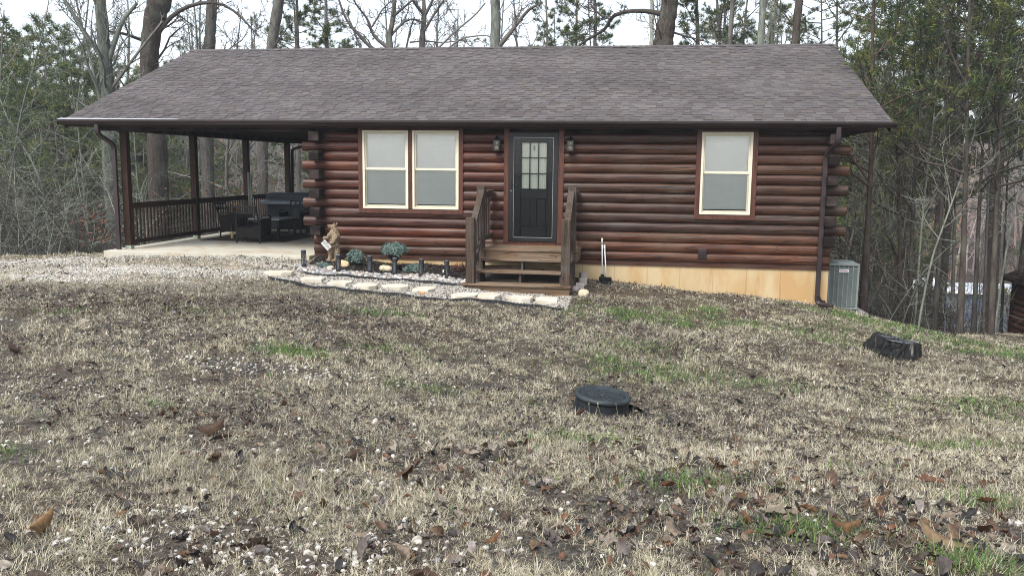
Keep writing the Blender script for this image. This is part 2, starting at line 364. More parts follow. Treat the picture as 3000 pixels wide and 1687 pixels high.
# windows
def window(x0, x1, z0=.91, z1=2.41):
    fr = MB()
    w_ = .042
    fr.box(x0, x0+w_, -.092, .03, z0, z1).box(x1-w_, x1, -.092, .03, z0, z1).box(x0+w_, x1-w_, -.092, .03, z1-w_, z1).box(x0+w_, x1-w_, -.092, .03, z0, z0+w_)
    win = cpart(fr, 'window', m_white, bevel=.003)
    zm = 1.675
    for nm, a, b, y in (('upper_sash', zm-.022, z1-w_, -.058), ('lower_sash', z0+w_, zm+.018, -.040)):
        s = MB(); q = .028
        s.box(x0+w_, x0+w_+q, y, y+.02, a, b).box(x1-w_-q, x1-w_, y, y+.02, a, b).box(x0+w_+q, x1-w_-q, y, y+.02, b-(.03 if nm[0] == 'u' else .035), b).box(x0+w_+q, x1-w_-q, y, y+.02, a, a+(.045 if nm[0] == 'u' else .03))
        sa = cpart(s, nm, m_white, win, bevel=.002)
        g = MB().add([(x0+w_+q, y+.01, a+.03), (x1-w_-q, y+.01, a+.03), (x1-w_-q, y+.01, b-.03), (x0+w_+q, y+.01, b-.03)], [[0, 1, 2, 3]]); cpart(g, 'glass_pane', m_glass, win)
    sc_ = MB().add([(x0+w_+.004, -.065, z0+w_+.004), (x1-w_-.004, -.065, z0+w_+.004), (x1-w_-.004, -.065, zm-.024), (x0+w_+.004, -.065, zm-.024)], [[0, 1, 2, 3]]); cpart(sc_, 'insect_screen', m_screen, win)
    bl = MB(); z = z0+w_+.05+(.045 if x0 > 5 else .01)
    while z < z1-w_-.02:
        bl.box(x0+w_+.012, x1-w_-.012, -.0185, -.016, z-.0135, z+.0135, rot=(R_(-14), 0, 0)); z += .0235 if x0 < 5 else .0245
    bl.box(x0+w_+.012, x1-w_-.012, -.022, -.010, z0+w_+.012+(.04 if x0 > 5 else 0), z0+w_+.03+(.04 if x0 > 5 else 0)).box(x0+w_+.01, x1-w_-.01, -.024, .0, z1-w_-.035, z1-w_-.004)
    bl.box(x0+w_+.012, x1-w_-.012, -.010, -.008, z0+w_+.06, z1-w_-.03)
    cpart(bl, 'window_blind', m_blind, win)
for a, b in ((1.187, 2.095), (2.179, 3.088), (7.624, 8.536)): window(a, b)
tr = MB(); y0, y1 = -.083, .03
tr.box(1.098, 1.185, y0, y1, .90, 2.47).box(2.097, 2.177, y0, y1, .91, 2.45).box(3.09, 3.172, y0, y1, .90, 2.47).box(1.098, 3.172, y0-.004, y1, .82, .898).box(1.187, 3.088, y0, y1, 2.412, 2.47)
cpart(tr, 'window_casing', m_trim, bevel=.004)
tr = MB(); tr.box(7.535, 7.622, y0, y1, .90, 2.47).box(8.538, 8.628, y0, y1, .90, 2.47).box(7.535, 8.628, y0-.004, y1, .815, .898).box(7.624, 8.536, y0, y1, 2.412, 2.47)
cpart(tr, 'window_casing', m_trim, bevel=.004)
tr = MB(); tr.box(3.962, 4.055, y0, y1, .30, 2.46).box(4.995, 5.10, y0, y1, .30, 2.46).box(3.962, 5.10, -.07, y1, .255, .325)
cpart(tr, 'door_casing', m_trim, bevel=.004)

# door
df = MB(); df.box(4.057, 4.148, -.088, .03, .33, 2.38).box(4.903, 4.993, -.088, .03, .33, 2.38).box(4.148, 4.903, -.088, .03, 2.295, 2.38).box(4.148, 4.903, -.088, .03, .33, .405)
door = cpart(df, 'door', m_frameblk, bevel=.004)
slab = MB(); Y = -.02
slab.box(4.15, 4.275, Y, .03, .41, 2.292).box(4.79, 4.90, Y, .03, .41, 2.292).box(4.275, 4.79, Y, .03, 2.215, 2.292).box(4.275, 4.79, Y, .03, .41, .60).box(4.275, 4.79, Y, .03, 1.15, 1.31)
slab.box(4.275, 4.79, 0, .03, .60, 1.15).box(4.475, 4.59, Y, .0, .60, 1.15)
for a, b in ((4.275, 4.475), (4.59, 4.79)):
    slab.box(a+.025, b-.025, Y+.004, 0, .63, 1.12)
cpart(slab, 'door_leaf', m_black, door, bevel=.006)
mu = MB(); xa, xb, za, zb = 4.275, 4.79, 1.31, 2.215
mu.box(xa, xa+.022, Y-.008, .0, za, zb).box(xb-.022, xb, Y-.008, .0, za, zb).box(xa+.022, xb-.022, Y-.008, .0, zb-.022, zb).box(xa+.022, xb-.022, Y-.008, .0, za, za+.022)
for k in (1, 2):
    xx = xa+.01+(xb-xa-.02)*k/3; mu.box(xx-.009, xx+.009, Y-.004, .0, za+.022, zb-.022)
    zz = za+.01+(zb-za-.02)*k/3
    for q in range(3): mu.box(xa+.022+(xb-xa-.044)*q/3+(.011 if q else 0), xa+.022+(xb-xa-.044)*(q+1)/3-(.011 if q < 2 else 0), Y-.003, .0, zz-.009, zz+.009)
cpart(mu, 'window_grille', m_black, door, bevel=.002)
cpart(MB().add([(xa, .006, za), (xb, .006, za), (xb, .006, zb), (xa, .006, zb)], [[0, 1, 2, 3]]), 'glass_pane', m_glass, door)
cu = MB(); n = 40; xx = np.linspace(xa, xb, n); yy = .018+.003*np.sin(xx*130)
cu.add(np.array([[x, y, z] for x, y in zip(xx, yy) for z in (za, zb)]), np.array([[2*i, 2*i+2, 2*i+3, 2*i+1] for i in range(n-1)])); cpart(cu, 'door_curtain', m_curtain, door)
cpart(MB().lathe([(.0, 2.055), (.012, 2.06), (.016, 2.09), (.012, 2.13), (.004, 2.15), (0, 2.155)], 4.53, Y-.012, 10), 'suction_hook', m_white, door, smooth=True)
cpart(MB().add([(4.15, -.07, .41), (4.90, -.07, .41), (4.90, -.07, 2.29), (4.15, -.07, 2.29)], [[0, 1, 2, 3]]), 'storm_glass', m_storm, door)
st = MB(); a, b, c_, d = 4.150, 4.901, .408, 2.292
st.box(a, a+.004, -.08, -.066, c_, d).box(b-.004, b, -.08, -.066, c_, d).box(a+.004, b-.004, -.08, -.066, d-.005, d).box(a+.004, b-.004, -.08, -.066, c_, c_+.004); cpart(st, 'storm_door_trim', m_alum, door)
hd = MB().box(4.10, 4.125, -.098, -.088, 1.33, 1.49).box(4.11, 4.23, -.125, -.113, 1.395, 1.41).box(4.108, 4.12, -.115, -.098, 1.395, 1.41).box(4.20, 4.22, -.035, -.02, 1.14, 1.21); cpart(hd, 'handle', m_hard, door, bevel=.003)
cpart(MB().tube([(4.105, -.088, 1.29), (4.105, -.098, 1.29)], .011, 10), 'lock', m_steel, door)

# wall lanterns
for x in (3.835, 5.225):
    b = MB(); b.box(x-.035, x+.035, -.08, -.06, 2.17, 2.30).tube([(x, -.07, 2.28), (x, -.13, 2.325), (x, -.16, 2.31), (x, -.16, 2.285)], .008, 6)
    b.lathe([(0, 2.31), (.018, 2.305), (.02, 2.285), (.045, 2.262), (.048, 2.25), (.062, 2.235)], x, -.16, 4).box(x-.068, x+.068, -.228, -.092, 2.226, 2.236).box(x-.06, x+.06, -.22, -.10, 2.035, 2.048)
    for sx in (-1, 1):
        for sy in (-1, 1): b.box(x+sx*.058-.005, x+sx*.058+.005, -.16+sy*.058-.005, -.16+sy*.058+.005, 2.04, 2.23)
    for sx in (-1, 1): b.box(x+sx*.056-.003, x+sx*.056+.003, -.21, -.11, 2.135, 2.143)
    b.box(x-.053, x+.053, -.221, -.215, 2.135, 2.143)
    ln = cpart(b, 'wall_lantern', m_hard)
    g = MB().box(x-.052, x+.052, -.212, -.108, 2.048, 2.226); cpart(g, 'lantern_glass', m_lantglass, ln)
    g = MB().lathe([(0, 2.055), (.03, 2.06), (.034, 2.09), (.032, 2.13), (0, 2.13)], x, -.16, 10).lathe([(0, 2.15), (.014, 2.16), (.018, 2.19), (.008, 2.215)], x, -.16, 8); cpart(g, 'bulb', m_white, ln, smooth=True)

# dryer vent, sagging hose bib on the right
b = MB().box(7.63, 7.79, -.095, -.06, .09, .27).box(7.645, 7.775, -.104, -.095, .105, .185, rot=(R_(8), 0, 0)).box(7.645, 7.775, -.102, -.095, .195, .255); cpart(b, 'wall_vent', m_dspout, bevel=.004)

# ------------------------------------------------------------------ roof
XL, XR, YE, ZE, YR, ZR = -4.994, 10.872, -.283, 2.571, 5.005, 4.626
sl_ = math.hypot(YR-YE, ZR-ZE); uy, uz = (YR-YE)/sl_, (ZR-ZE)/sl_; ny_, nz_ = -uz, uy
def rp(x, s, hgt, back=False):
    y = YE+uy*s+ny_*hgt; z = ZE+uz*s+nz_*hgt
    return (x, 2*YR-y if back else y, z)
deck = MB()
for bk in (False, True):
    V = [rp(x, s, hh, bk) for hh in (-.11, -.012) for x, s in ((XL+.04, 0.03), (XR-.04, .03), (XR-.04, sl_+.0), (XL+.04, sl_+.0))]
    deck.add(V, BOXF)
roof = cpart(deck, 'roof', m_beam)
t = NT('asphalt_shingle'); co = t.coords(); gr = t.noise(co, 190, 2, .8); pt = t.noise(co, .7, 4); st2 = t.noise(t.coords((.6, 2, 2)), 2, 4)
c = t.mix(1.0, t.vcol(), t.ramp(gr, [(.3, (.72, .72, .72)), (.7, (1.28, 1.28, 1.28))]), 'MULTIPLY'); c = t.mix(1.0, c, t.ramp(pt, [(.35, (.86, .86, .86)), (.65, (1.1, 1.1, 1.1))]), 'MULTIPLY')
m_shingle = t.set(c, .85, .25); t.bump(gr, .4, .002)
PAL = .70*np.array([(.126, .113, .113), (.137, .124, .123), (.114, .100, .102), (.147, .135, .134), (.117, .099, .097), (.128, .118, .122), (.141, .125, .116)])
rr = np.random.default_rng(11); NC = 40; ex = sl_/NC
for bk in (False, True):
    sh = MB()
    for k in range(NC):
        s0 = k*ex-.012; s1 = s0+ex*1.12; x = XL-.0
        sh.add([rp(XL, s0, 0, bk), rp(XR, s0, 0, bk), rp(XR, s1, 0, bk), rp(XL, s1, 0, bk), rp(XL, s0, .005, bk), rp(XR, s0, .005, bk), rp(XR, s1, .0015, bk), rp(XL, s1, .0015, bk)], BOXF, (.009, .008, .009))
        x = XL; tall = rr.random() < .5; s0 += rr.normal(0, .0012)
        while x < XR:
            wd = rr.uniform(.11, .24) if tall else rr.uniform(.10, .22); x2 = min(x+wd, XR); c = PAL[rr.integers(len(PAL))]*rr.uniform(.88, 1.12)*(1+.06*math.sin(x*.8+k*.35))
            a = .014 if tall else .007; z1_ = a-.005; so_ = s0-.002 if tall else s0+.006
            sh.add([rp(x+.0015, so_, .001, bk), rp(x2-.0015, so_, .001, bk), rp(x2-.0015, s1, .001, bk), rp(x+.0015, s1, .001, bk), rp(x+.0015, so_, a, bk), rp(x2-.0015, so_, a, bk), rp(x2-.0015, s1, z1_, bk), rp(x+.0015, s1, z1_, bk)], BOXF, c)
            x = x2; tall = not tall if rr.random() < .85 else tall
        if bk and k > 0: pass
    cpart(sh, 'shingles', m_shingle, roof, cols=True)
cap = MB(); x = XL
while x < XR:
    x2 = min(x+.15, XR); c = PAL[rr.integers(len(PAL))]*rr.uniform(.9, 1.1); zt = ZR+.022
    V = [(x, YR-.15, ZR-.15*uz/uy+.022), (x, YR, zt+.005), (x, YR+.15, ZR-.15*uz/uy+.022), (x2+.02, YR-.15, ZR-.15*uz/uy+.014), (x2+.02, YR, zt-.003), (x2+.02, YR+.15, ZR-.15*uz/uy+.014)]
    cap.add(V, [[0, 3, 4, 1], [1, 4, 5, 2]], c); x = x2
cpart(cap, 'ridge_cap', m_shingle, roof, cols=True)
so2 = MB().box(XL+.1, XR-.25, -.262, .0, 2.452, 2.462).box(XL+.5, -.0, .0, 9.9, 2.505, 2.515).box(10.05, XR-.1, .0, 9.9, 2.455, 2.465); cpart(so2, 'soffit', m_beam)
fa = MB().box(XL+.05, XR-.25, -.285, -.262, 2.442, 2.56); cpart(fa, 'fascia', m_post)
for x in (XL+.02, XR-.04):
    rk = MB()
    for bk in (False, True): rk.add([rp(x+q, s, hh, bk) for hh in (-.17, -.004) for q, s in ((0, 0), (.025, 0), (.025, sl_), (0, sl_))], BOXF)
    cpart(rk, 'rake_board', m_post)
# gutter (K profile, open top)
gprof = [(-.288, 2.585), (-.288, 2.478), (-.36, 2.478), (-.372, 2.505), (-.398, 2.522), (-.408, 2.55), (-.408, 2.578), (-.400, 2.584), (-.392, 2.578), (-.400, 2.572), (-.398, 2.552), (-.388, 2.527), (-.365, 2.512), (-.352, 2.484), (-.293, 2.484), (-.293, 2.585)]
gu = MB().prism(gprof, 0, XL-.03, XR+.04); gu.box(XL-.032, XL-.028, -.405, -.29, 2.48, 2.58).box(XR+.038, XR+.042, -.405, -.29, 2.48, 2.58)
gut = cpart(gu, 'gutter', m_brown)
xg = at(518, 350, -.4)[0]; gg = MB().add([(XL-.02, -.402, 2.588), (xg, -.402, 2.586), (xg, -.285, 2.6), (XL-.02, -.285, 2.612), (XL-.02, -.402, 2.592), (xg, -.402, 2.590), (xg, -.285, 2.604), (XL-.02, -.285, 2.616)], BOXF); cpart(gg, 'gutter_guard', m_alum, gut, label='pale loose metal strip on the left end of the gutter')
rg = MB().prism([(2*YR-y, z) for y, z in gprof], 0, XL-.03, XR+.04); cpart(rg, 'gutter', m_brown)
def downspout(pts, name='downspout', w=.082, rib_from=None):
    d = MB(); P = [Vector(p) for p in pts]; Q = []
    for i, p in enumerate(P):      # round the bends a little
        if 0 < i < len(P)-1:
            a = (P[i-1]-p).normalized(); b = (P[i+1]-p).normalized(); r = min(.09, (P[i-1]-p).length*.45, (P[i+1]-p).length*.45)
            for k in range(6):
                t_ = k/5; Q.append((p+a*r)*(1-t_)**2+p*2*t_*(1-t_)+(p+b*r)*t_**2)
        else: Q.append(p)
    sides = 4; n = len(Q); V = []
    for i, p in enumerate(Q):
        T = (Q[min(i+1, n-1)]-Q[max(i-1, 0)]).normalized(); X = Vector((1, 0, 0)) if abs(T.x) < .9 else Vector((0, 0, 1)); X = (X-T*X.dot(T)).normalized(); Yv = T.cross(X)
        rib = 1.0
        for a, b in ((-1, -1), (1, -1), (1, 1), (-1, 1)): V.append(p+X*a*w/2*rib+Yv*b*w*.38*rib)
    F = [[i*4+j, i*4+(j+1) % 4, i*4+4+(j+1) % 4, i*4+4+j] for i in range(n-1) for j in range(4)]
    d.add(np.array([list(v) for v in V]), np.array(F)); d.F[4].append(np.array([[3, 2, 1, 0], [n*4-4, n*4-3, n*4-2, n*4-1]]))
    return cpart(d, name, m_dspout, bevel=.008)
def wp(u, v, Y): return tuple(at(u, v, Y))
ds = downspout([(9.95, -.35, 2.48), (9.95, -.35, 2.24), (9.80, -.14, 2.0), (9.80, -.13, -.50), (9.80, -.13, -.66), (9.95, -.2, -.70), (10.06, -.26, -.70)])
el = MB()
for k in range(9):
    a = R_(8+k*11); x = 9.93-.13*math.cos(a); z = -.52-.15*math.sin(a); el.box(x-.047, x+.047, -.168-.006, -.09, z-.004, z+.004, rot=(0, -a, 0))
cpart(el, 'elbow_rib', m_dspout, ds)
p0 = at(282, 368, -.36); p1 = at(290, 395, -.34); p2 = at(337, 424, -.02); p3 = at(366, 728, -.02)
ds2 = downspout([(p0[0], -.35, 2.48), (p0[0]+.01, -.35, 2.3), (-4.045, -.05, 2.1), (-4.045, -.05, .0), (-4.06, -.06, -.12), (-4.25, -.10, -.15)])
downspout([(-3.55, 9.6, 2.55), (-3.6, 9.3, 2.35), (-3.83, 8.6, 2.2), (-3.83, 8.55, -.1)])
# porch frame
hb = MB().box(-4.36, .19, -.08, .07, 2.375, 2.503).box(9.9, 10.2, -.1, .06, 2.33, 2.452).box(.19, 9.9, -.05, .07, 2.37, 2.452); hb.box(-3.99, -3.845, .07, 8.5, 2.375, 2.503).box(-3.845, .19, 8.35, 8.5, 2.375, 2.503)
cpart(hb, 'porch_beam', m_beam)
XP = -3.917; YP = [.13+2.765*i for i in range(4)]
for y in YP:
    p = MB().box(XP-.07, XP+.07, y-.07, y+.07, .05, 2.375); po = cpart(p, 'porch_post', m_post, bevel=.006)
    cpart(MB().box(XP-.062, XP+.062, y-.062, y+.062, -.03, .05), 'post_base', noisy('treated_wood', (.22, .26, .20), (.33, .37, .30), 12) if y == YP[0] else bpy.data.materials['treated_wood'], po)
def railing(a, b, axis):
    r = MB(); o0 = XP if axis == 1 else YP[3]
    def bx(a0, a1, c0, c1, z0, z1): r.box(*((c0, c1, a0, a1) if axis == 1 else (a0, a1, c0, c1)), z0, z1)
    bx(a, b, o0-.045, o0+.055, .885, .92); bx(a, b, o0+.012, o0+.046, .80, .885); bx(a, b, o0+.006, o0+.04, .075, .16)
    ra = cpart(r, 'porch_railing', m_post, bevel=.003)
    n = int((b-a)/.138); s = MB()
    for i in range(n):
        c = a+(i+.75)*(b-a)/(n+.5); q = lr.normal(0, .002)
        rr_ = (c-.016+q, c+.016+q, o0-.018, o0+.006); s.box(*((rr_[2], rr_[3], rr_[0], rr_[1]) if axis == 1 else rr_), .085, .884)
    cpart(s, 'balusters', m_post, ra)
for i in range(3): railing(YP[i]+.07, YP[i+1]-.07, 1)
railing(XP+.07, .15, 0)

# ------------------------------------------------------------------ wooden steps
ST = empty('wooden_steps', (4.5, -.9, -.45), 0, 'weathered wooden steps with handrails in front of the black door', 'steps')
def part(mb, name, mat, root, label=None, **k):
    o = mb.build(name, mat, root, **k); o.location = -root.location if root.type == 'EMPTY' else (0, 0, 0)
    if label: o['label'] = label
    return o
def jbox(mb, *a): mb.box(*a)
b = MB(); 
for k in range(6): b.box(3.60, 5.47, -.965+k*.155, -.965+k*.155+.148, .222, .262)
part(b, 'platform', m_step, ST, bevel=.004)
for x0, x1, yf, z in ((3.72, 5.37, -1.215, .105), (3.68, 5.30, -1.49, -.085), (3.50, 5.40, -1.79, -.275)):
    b = MB().box(x0, x1, yf, yf+.138, z-.038, z).box(x0, x1, yf+.144, yf+.28, z-.038, z); part(b, 'tread', m_step, ST, bevel=.004)
b = MB().box(3.62, 5.45, -.945, -.91, .05, .222).box(5.42, 5.455, -.91, -.05, .05, .222).box(3.62, 3.655, -.91, -.05, .05, .222).box(3.56, 5.38, -1.745, -1.71, -.52, -.313).box(3.72, 5.3, -.9, -.87, -.2, -.05); part(b, 'riser_board', m_step, ST, bevel=.003)
for x in (3.74, 4.48, 5.2):
    b = MB(); b.prism([(-1.70, -.6), (-.93, -.6), (-.93, .06), (-1.18, .06), (-1.18, -.125), (-1.45, -.125), (-1.45, -.315), (-1.70, -.315)], 0, x-.02, x+.02)
    part(b, 'stringer', m_stepv, ST)
for x0, x1 in ((3.56, 3.725), (5.22, 5.385)):
    part(MB().box(x0+.005, x1-.005, -1.775, -1.63, -.275, .865), 'newel_post', m_stepv, ST, bevel=.006)
for x0, x1 in ((3.61, 3.755), (5.265, 5.41)):
    part(MB().box(x0, x1, -1.0, -.87, -.5, .22).box(x0, x1, -1.0, -.87, .262, 1.385), 'newel_post', m_stepv, ST, bevel=.006)
for xa in (3.70, 5.32):
    b = MB(); y0, y1, za, zb = -1.72, -1.0, .80, 1.30
    w2 = .055
    b.add([(xa-w2, y0, za-.06), (xa+w2, y0, za-.06), (xa+w2, y1, zb-.06), (xa-w2, y1, zb-.06), (xa-w2, y0, za+.03), (xa+w2, y0, za+.03), (xa+w2, y1, zb+.03), (xa-w2, y1, zb+.03)], BOXF)
    xw = xa+.04
    b.box(xw-.055, xw+.055, -.87, -.085, 1.27, 1.31).box(xw-.02, xw+.02, -.87, -.085, 1.18, 1.27)
    part(b, 'handrail', m_stepv, ST, bevel=.004)
    b = MB(); b.add([(xa-.02, y0+.08, -.03), (xa+.02, y0+.08, -.03), (xa+.02, y1, .42), (xa-.02, y1, .42), (xa-.02, y0+.08, .06), (xa+.02, y0+.08, .06), (xa+.02, y1, .51), (xa-.02, y1, .51)], BOXF).box(xw-.02, xw+.02, -.87, -.085, .40, .48)
    part(b, 'lower_rail', m_stepv, ST, bevel=.003)
    b = MB()
    for k in range(3):
        y = -1.50+k*.19; b.box(xa-.045, xa-.022, y-.045, y+.045, .12+k*.13, .86+k*.13)
    for y in (-.75, -.55, -.35, -.18): b.box(xw-.045, xw-.022, y-.045, y+.045, .42, 1.26)
    part(b, 'balusters', m_stepv, ST, bevel=.003)

# ------------------------------------------------------------------ ground cover helpers
def wgt(px, x, y):
    """sum of soft world-space patches given as (u, v, rx, ry, k)"""
    s = np.zeros(len(x))
    for u, v, rx, ry, k in px:
        p = groundpt(u, v); s = np.maximum(s, k*np.exp(-(((x-p[0])/rx)**2+((y-p[1])/ry)**2)))
    return s
def vnoise(x, y, sc_, seed=0):
    r = np.random.default_rng(seed); g = r.random((64, 64)); a = x/sc_; b = y/sc_; i = np.floor(a).astype(int); j = np.floor(b).astype(int); f = a-i; h = b-j; f = f*f*(3-2*f); h = h*h*(3-2*h)
    G = lambda p, q: g[p % 64, q % 64]
    return (G(i, j)*(1-f)+G(i+1, j)*f)*(1-h)+(G(i, j+1)*(1-f)+G(i+1, j+1)*f)*h
EDGE = [groundpt(*p) for p in [(781, 816), (830, 829), (950, 848), (1060, 860), (1200, 874), (1332, 884), (1500, 897), (1600, 906), (1660, 911)]]
BEDE = [groundpt(*p) for p in [(866, 790), (880, 800), (920, 808), (985, 812), (1043, 816), (1150, 823), (1251, 830), (1366, 838)]]
EDGE = np.array([[p[0], p[1]] for p in EDGE]); BEDE = np.array([[p[0], p[1]] for p in BEDE])
def in_path(x, y):
    lo = np.interp(x, EDGE[:, 0], EDGE[:, 1], left=9, right=9); hi = np.interp(x, BEDE[:, 0], BEDE[:, 1], left=-1.45, right=-1.75)
    return (y > lo) & (y < hi) & (x < 5.75)
def in_bed(x, y):
    lo = np.interp(x, BEDE[:, 0], BEDE[:, 1], left=9, right=9); return (y > lo) & (y < -.01) & (x < 3.6)
def in_drive(x, y):
    return wgt([(0, 775, 2.6, 1.0, 1), (350, 790, 2.2, .62, 1), (620, 800, 1.7, .40, 1), (150, 812, 2.0, .45, .9), (450, 752, 1.6, .35, .8), (800, 775, 1.2, .4, .75), (700, 757, 1.5, .28, .7), (250, 770, 1.0, .5, .7), (950, 820, .9, .3, .6)], x, y)
def blocked(x, y):
    house = (x > -4.2) & (x < 10.05) & (y > -.36) & ((x < .17) | (y > -.02))
    steps = (x > 3.55) & (x < 5.45) & (y > -1.78) & (y < 0); ac = (x > 10.1) & (x < 10.95) & (y > .5) & (y < 1.9)
    return house | steps | ac
def wedge(n, d0, d1, p, rg, pad=.30):
    """random points on the ground inside the photographed wedge; density falls as distance**-p"""
    n = int(n*1.36); u = rg.random(n); k = 2-p; d = (d0**k+u*(d1**k-d0**k))**(1/k) if abs(k) > 1e-3 else d0*(d1/d0)**u
    a = YAW+rg.uniform(-.54-pad, .54+pad, n); d = d/np.cos(np.clip(a-YAW, -.6, .6))
    x = CAM[0]+np.sin(a)*d; y = CAM[1]+np.cos(a)*d
    ok = ~blocked(x, y) & (y < yedge(x)+1.2) & (y < 4.5)
    return x[ok], y[ok], d[ok]

GREEN = [(860, 1035, .35, .22, 1), (1240, 1140, .45, .14, .55), (1880, 925, 1.1, .5, .75), (1990, 950, .5, .25, .95), (2080, 912, .25, .2, 1), (2200, 955, 1.2, .35, .5), (1780, 1060, .3, .3, .5), (1930, 1100, .8, .5, .45), (2250, 1130, .4, .2, .5), (570, 920, .4, .25, .5), (160, 920, .3, .2, .6), (2480, 925, .7, .3, .9), (2620, 955, .8, .35, 1), (2560, 945, .8, .3, .8), (2850, 1010, 1.3, .35, .9), (2950, 1040, 1.0, .3, .8), (2760, 1310, .35, .18, .95), (2540, 1375, .14, .1, 1), (2900, 1475, .16, .12, 1), (2860, 1660, .2, .13, 1), (2370, 1560, .25, .15, .6), (2900, 1200, .7, .5, .5), (430, 1190, .2, .1, .5), (820, 757, .5, .18, 1), (740, 755, .35, .12, .8), (1060, 920, .35, .2, .45), (1120, 920, .5, .25, .5), (1560, 1190, .12, .1, .6), (1850, 1020, .6, .4, .4), (2650, 990, 1.2, .5, .35), (1700, 1290, .4, .2, .3), (2050, 1420, .3, .2, .35), (1150, 1030, .5, .3, .35), (30, 1330, .15, .1, .5), (2440, 1000, .5, .3, .4)]
LITTER = [(300, 880, 3, .9, .8), (800, 890, 2.2, .7, .8), (1100, 960, 1.6, .6, .7), (150, 990, 1.2, .5, .5), (900, 1000, 1.2, .5, .5), (1750, 845, .45, .3, 1), (1820, 850, .8, .18, .9), (2100, 868, 1.2, .15, .5), (1400, 1350, 1, .5, .4), (500, 1230, .8, .4, .4), (2300, 1500, 1.0, .7, .7), (2700, 1600, .8, .5, .7), (1500, 1550, .8, .4, .35), (1300, 960, 1, .4, .4), (600, 1000, 1, .5, .5), (2000, 1400, 1, .7, .45)]
BARE = [(1800, 860, .5, .3, .9), (1950, 868, .7, .25, .9), (2150, 880, .8, .2, .7), (1710, 880, .3, .2, .8), (350, 905, 1.2, .4, .6), (900, 905, 1.2, .4, .6), (1350, 960, .6, .2, .4), (600, 1230, .3, .12, .5), (1900, 1500, .3, .2, .5), (2200, 1560, .4, .25, .6)]
PALE = [(500, 1500, .25, .12, .9), (620, 1600, .3, .15, .9), (1150, 1600, .25, .14, 1), (480, 1580, .5, .3, .6), (850, 1650, .45, .2, .9), (1000, 1100, .8, .35, .8), (700, 1070, .7, .25, .9), (450, 1040, .6, .2, .7), (750, 1090, .3, .12, 1), (560, 1150, .6, .3, .5), (200, 1150, .8, .4, .4), (1200, 1420, .25, .15, .5)]
def blades(name, x, y, d, cols, length, width, tilt, rg, label=None, az=None):
    n = len(x); z = gz(x, y)
    az = rg.uniform(0, 2*np.pi, n) if az is None else az; bx, by = np.cos(az), np.sin(az); sx, sy = -by, bx
    a2 = az+rg.normal(0, .3, n); L = length; st, ct = np.sin(tilt), np.cos(tilt); t2 = np.clip(tilt+rg.uniform(-.05, .5, n), 0, 1.7)
    P0 = np.c_[x, y, z-.004]; P1 = P0+np.c_[bx*st*L*.5, by*st*L*.5, ct*L*.5]; P2 = P1+np.c_[np.cos(a2)*np.sin(t2)*L*.5, np.sin(a2)*np.sin(t2)*L*.5, np.cos(t2)*L*.5]
    P2[:, 2] = np.maximum(P2[:, 2], z+.002); S = np.c_[sx, sy, np.zeros(n)]*(width/2)[:, None]
    V = np.stack([P0-S, P0+S, P1+S*.85, P1-S*.85, P2], 1).reshape(-1, 3); i = np.arange(n)[:, None]*5
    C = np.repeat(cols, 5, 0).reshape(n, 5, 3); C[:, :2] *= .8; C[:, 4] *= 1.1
    return mk(name, V, [i+np.array([[0, 1, 2, 3]]), i+np.array([[3, 2, 4]])], m_blade, None, C.reshape(-1, 3), True)
g1 = np.random.default_rng(21)
x, y, d = wedge(170000, 2.3, 21, 1.15, g1)
lit = wgt(LITTER, x, y); pale = wgt(PALE, x, y); drv = in_drive(x, y); ptc = .3*vnoise(x, y, .12, 31)+.4*vnoise(x, y, .3, 3)+.3*vnoise(x, y, .9, 4); bare = wgt(BARE, x, y)
keep = (g1.random(len(x)) < np.clip(.55+3.8*(ptc-.42), .15, 1)*(1-.7*lit)*(1-.75*pale)*(1-.9*bare)*(1-.93*np.clip(drv*1.1, 0, 1))) & ~in_path(x, y) & ~in_bed(x, y)
x, y, d, ptc = x[keep], y[keep], d[keep], ptc[keep]; m = len(x); NB = 13
straw = np.array([(.49, .44, .315), (.38, .34, .24), (.60, .555, .43), (.25, .215, .15), (.44, .415, .33), (.13, .108, .08)])
tc = straw[g1.choice(6, m, p=[.26, .18, .24, .12, .14, .06])]*g1.uniform(.8, 1.2, (m, 1))*(.78+.44*vnoise(x, y, 1.1, 8))[:, None]
gw = wgt(GREEN, x, y); isg = g1.random(m) < gw*.5+.03*(vnoise(x, y, .5, 9) > .6); tc[isg] = np.array([.13, .17, .055])*g1.uniform(.7, 1.5, (isg.sum(), 1))
tl = g1.gamma(4, .0098, m).clip(.014, .10)*(.7+.7*vnoise(x, y, .6, 71)); trad = g1.uniform(.006, .03, m)*np.clip(d/5, .8, 1.8)
rep = lambda a: np.repeat(a, NB, 0)
taz = g1.uniform(0, 6.283, m*NB); rr_ = rep(trad)*g1.random(m*NB)**.7; x = rep(x)+np.cos(taz)*rr_; y = rep(y)+np.sin(taz)*rr_; d = rep(d); n = len(x)
c = rep(tc)*g1.uniform(.75, 1.25, (n, 1)); tlen = rep(tl)*g1.uniform(.4, 1.25, n); ttilt = np.clip(.25+.9*rr_/rep(trad)+g1.normal(0, .25, n), .1, 1.5); flat_ = g1.random(n) < .3; ttilt[flat_] = g1.uniform(1.2, 1.54, flat_.sum())
BLZ = 1
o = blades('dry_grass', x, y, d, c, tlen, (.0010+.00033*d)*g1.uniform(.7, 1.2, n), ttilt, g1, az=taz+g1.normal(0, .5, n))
tag(o, 'short straw coloured winter lawn grass', 'grass', kind='stuff')
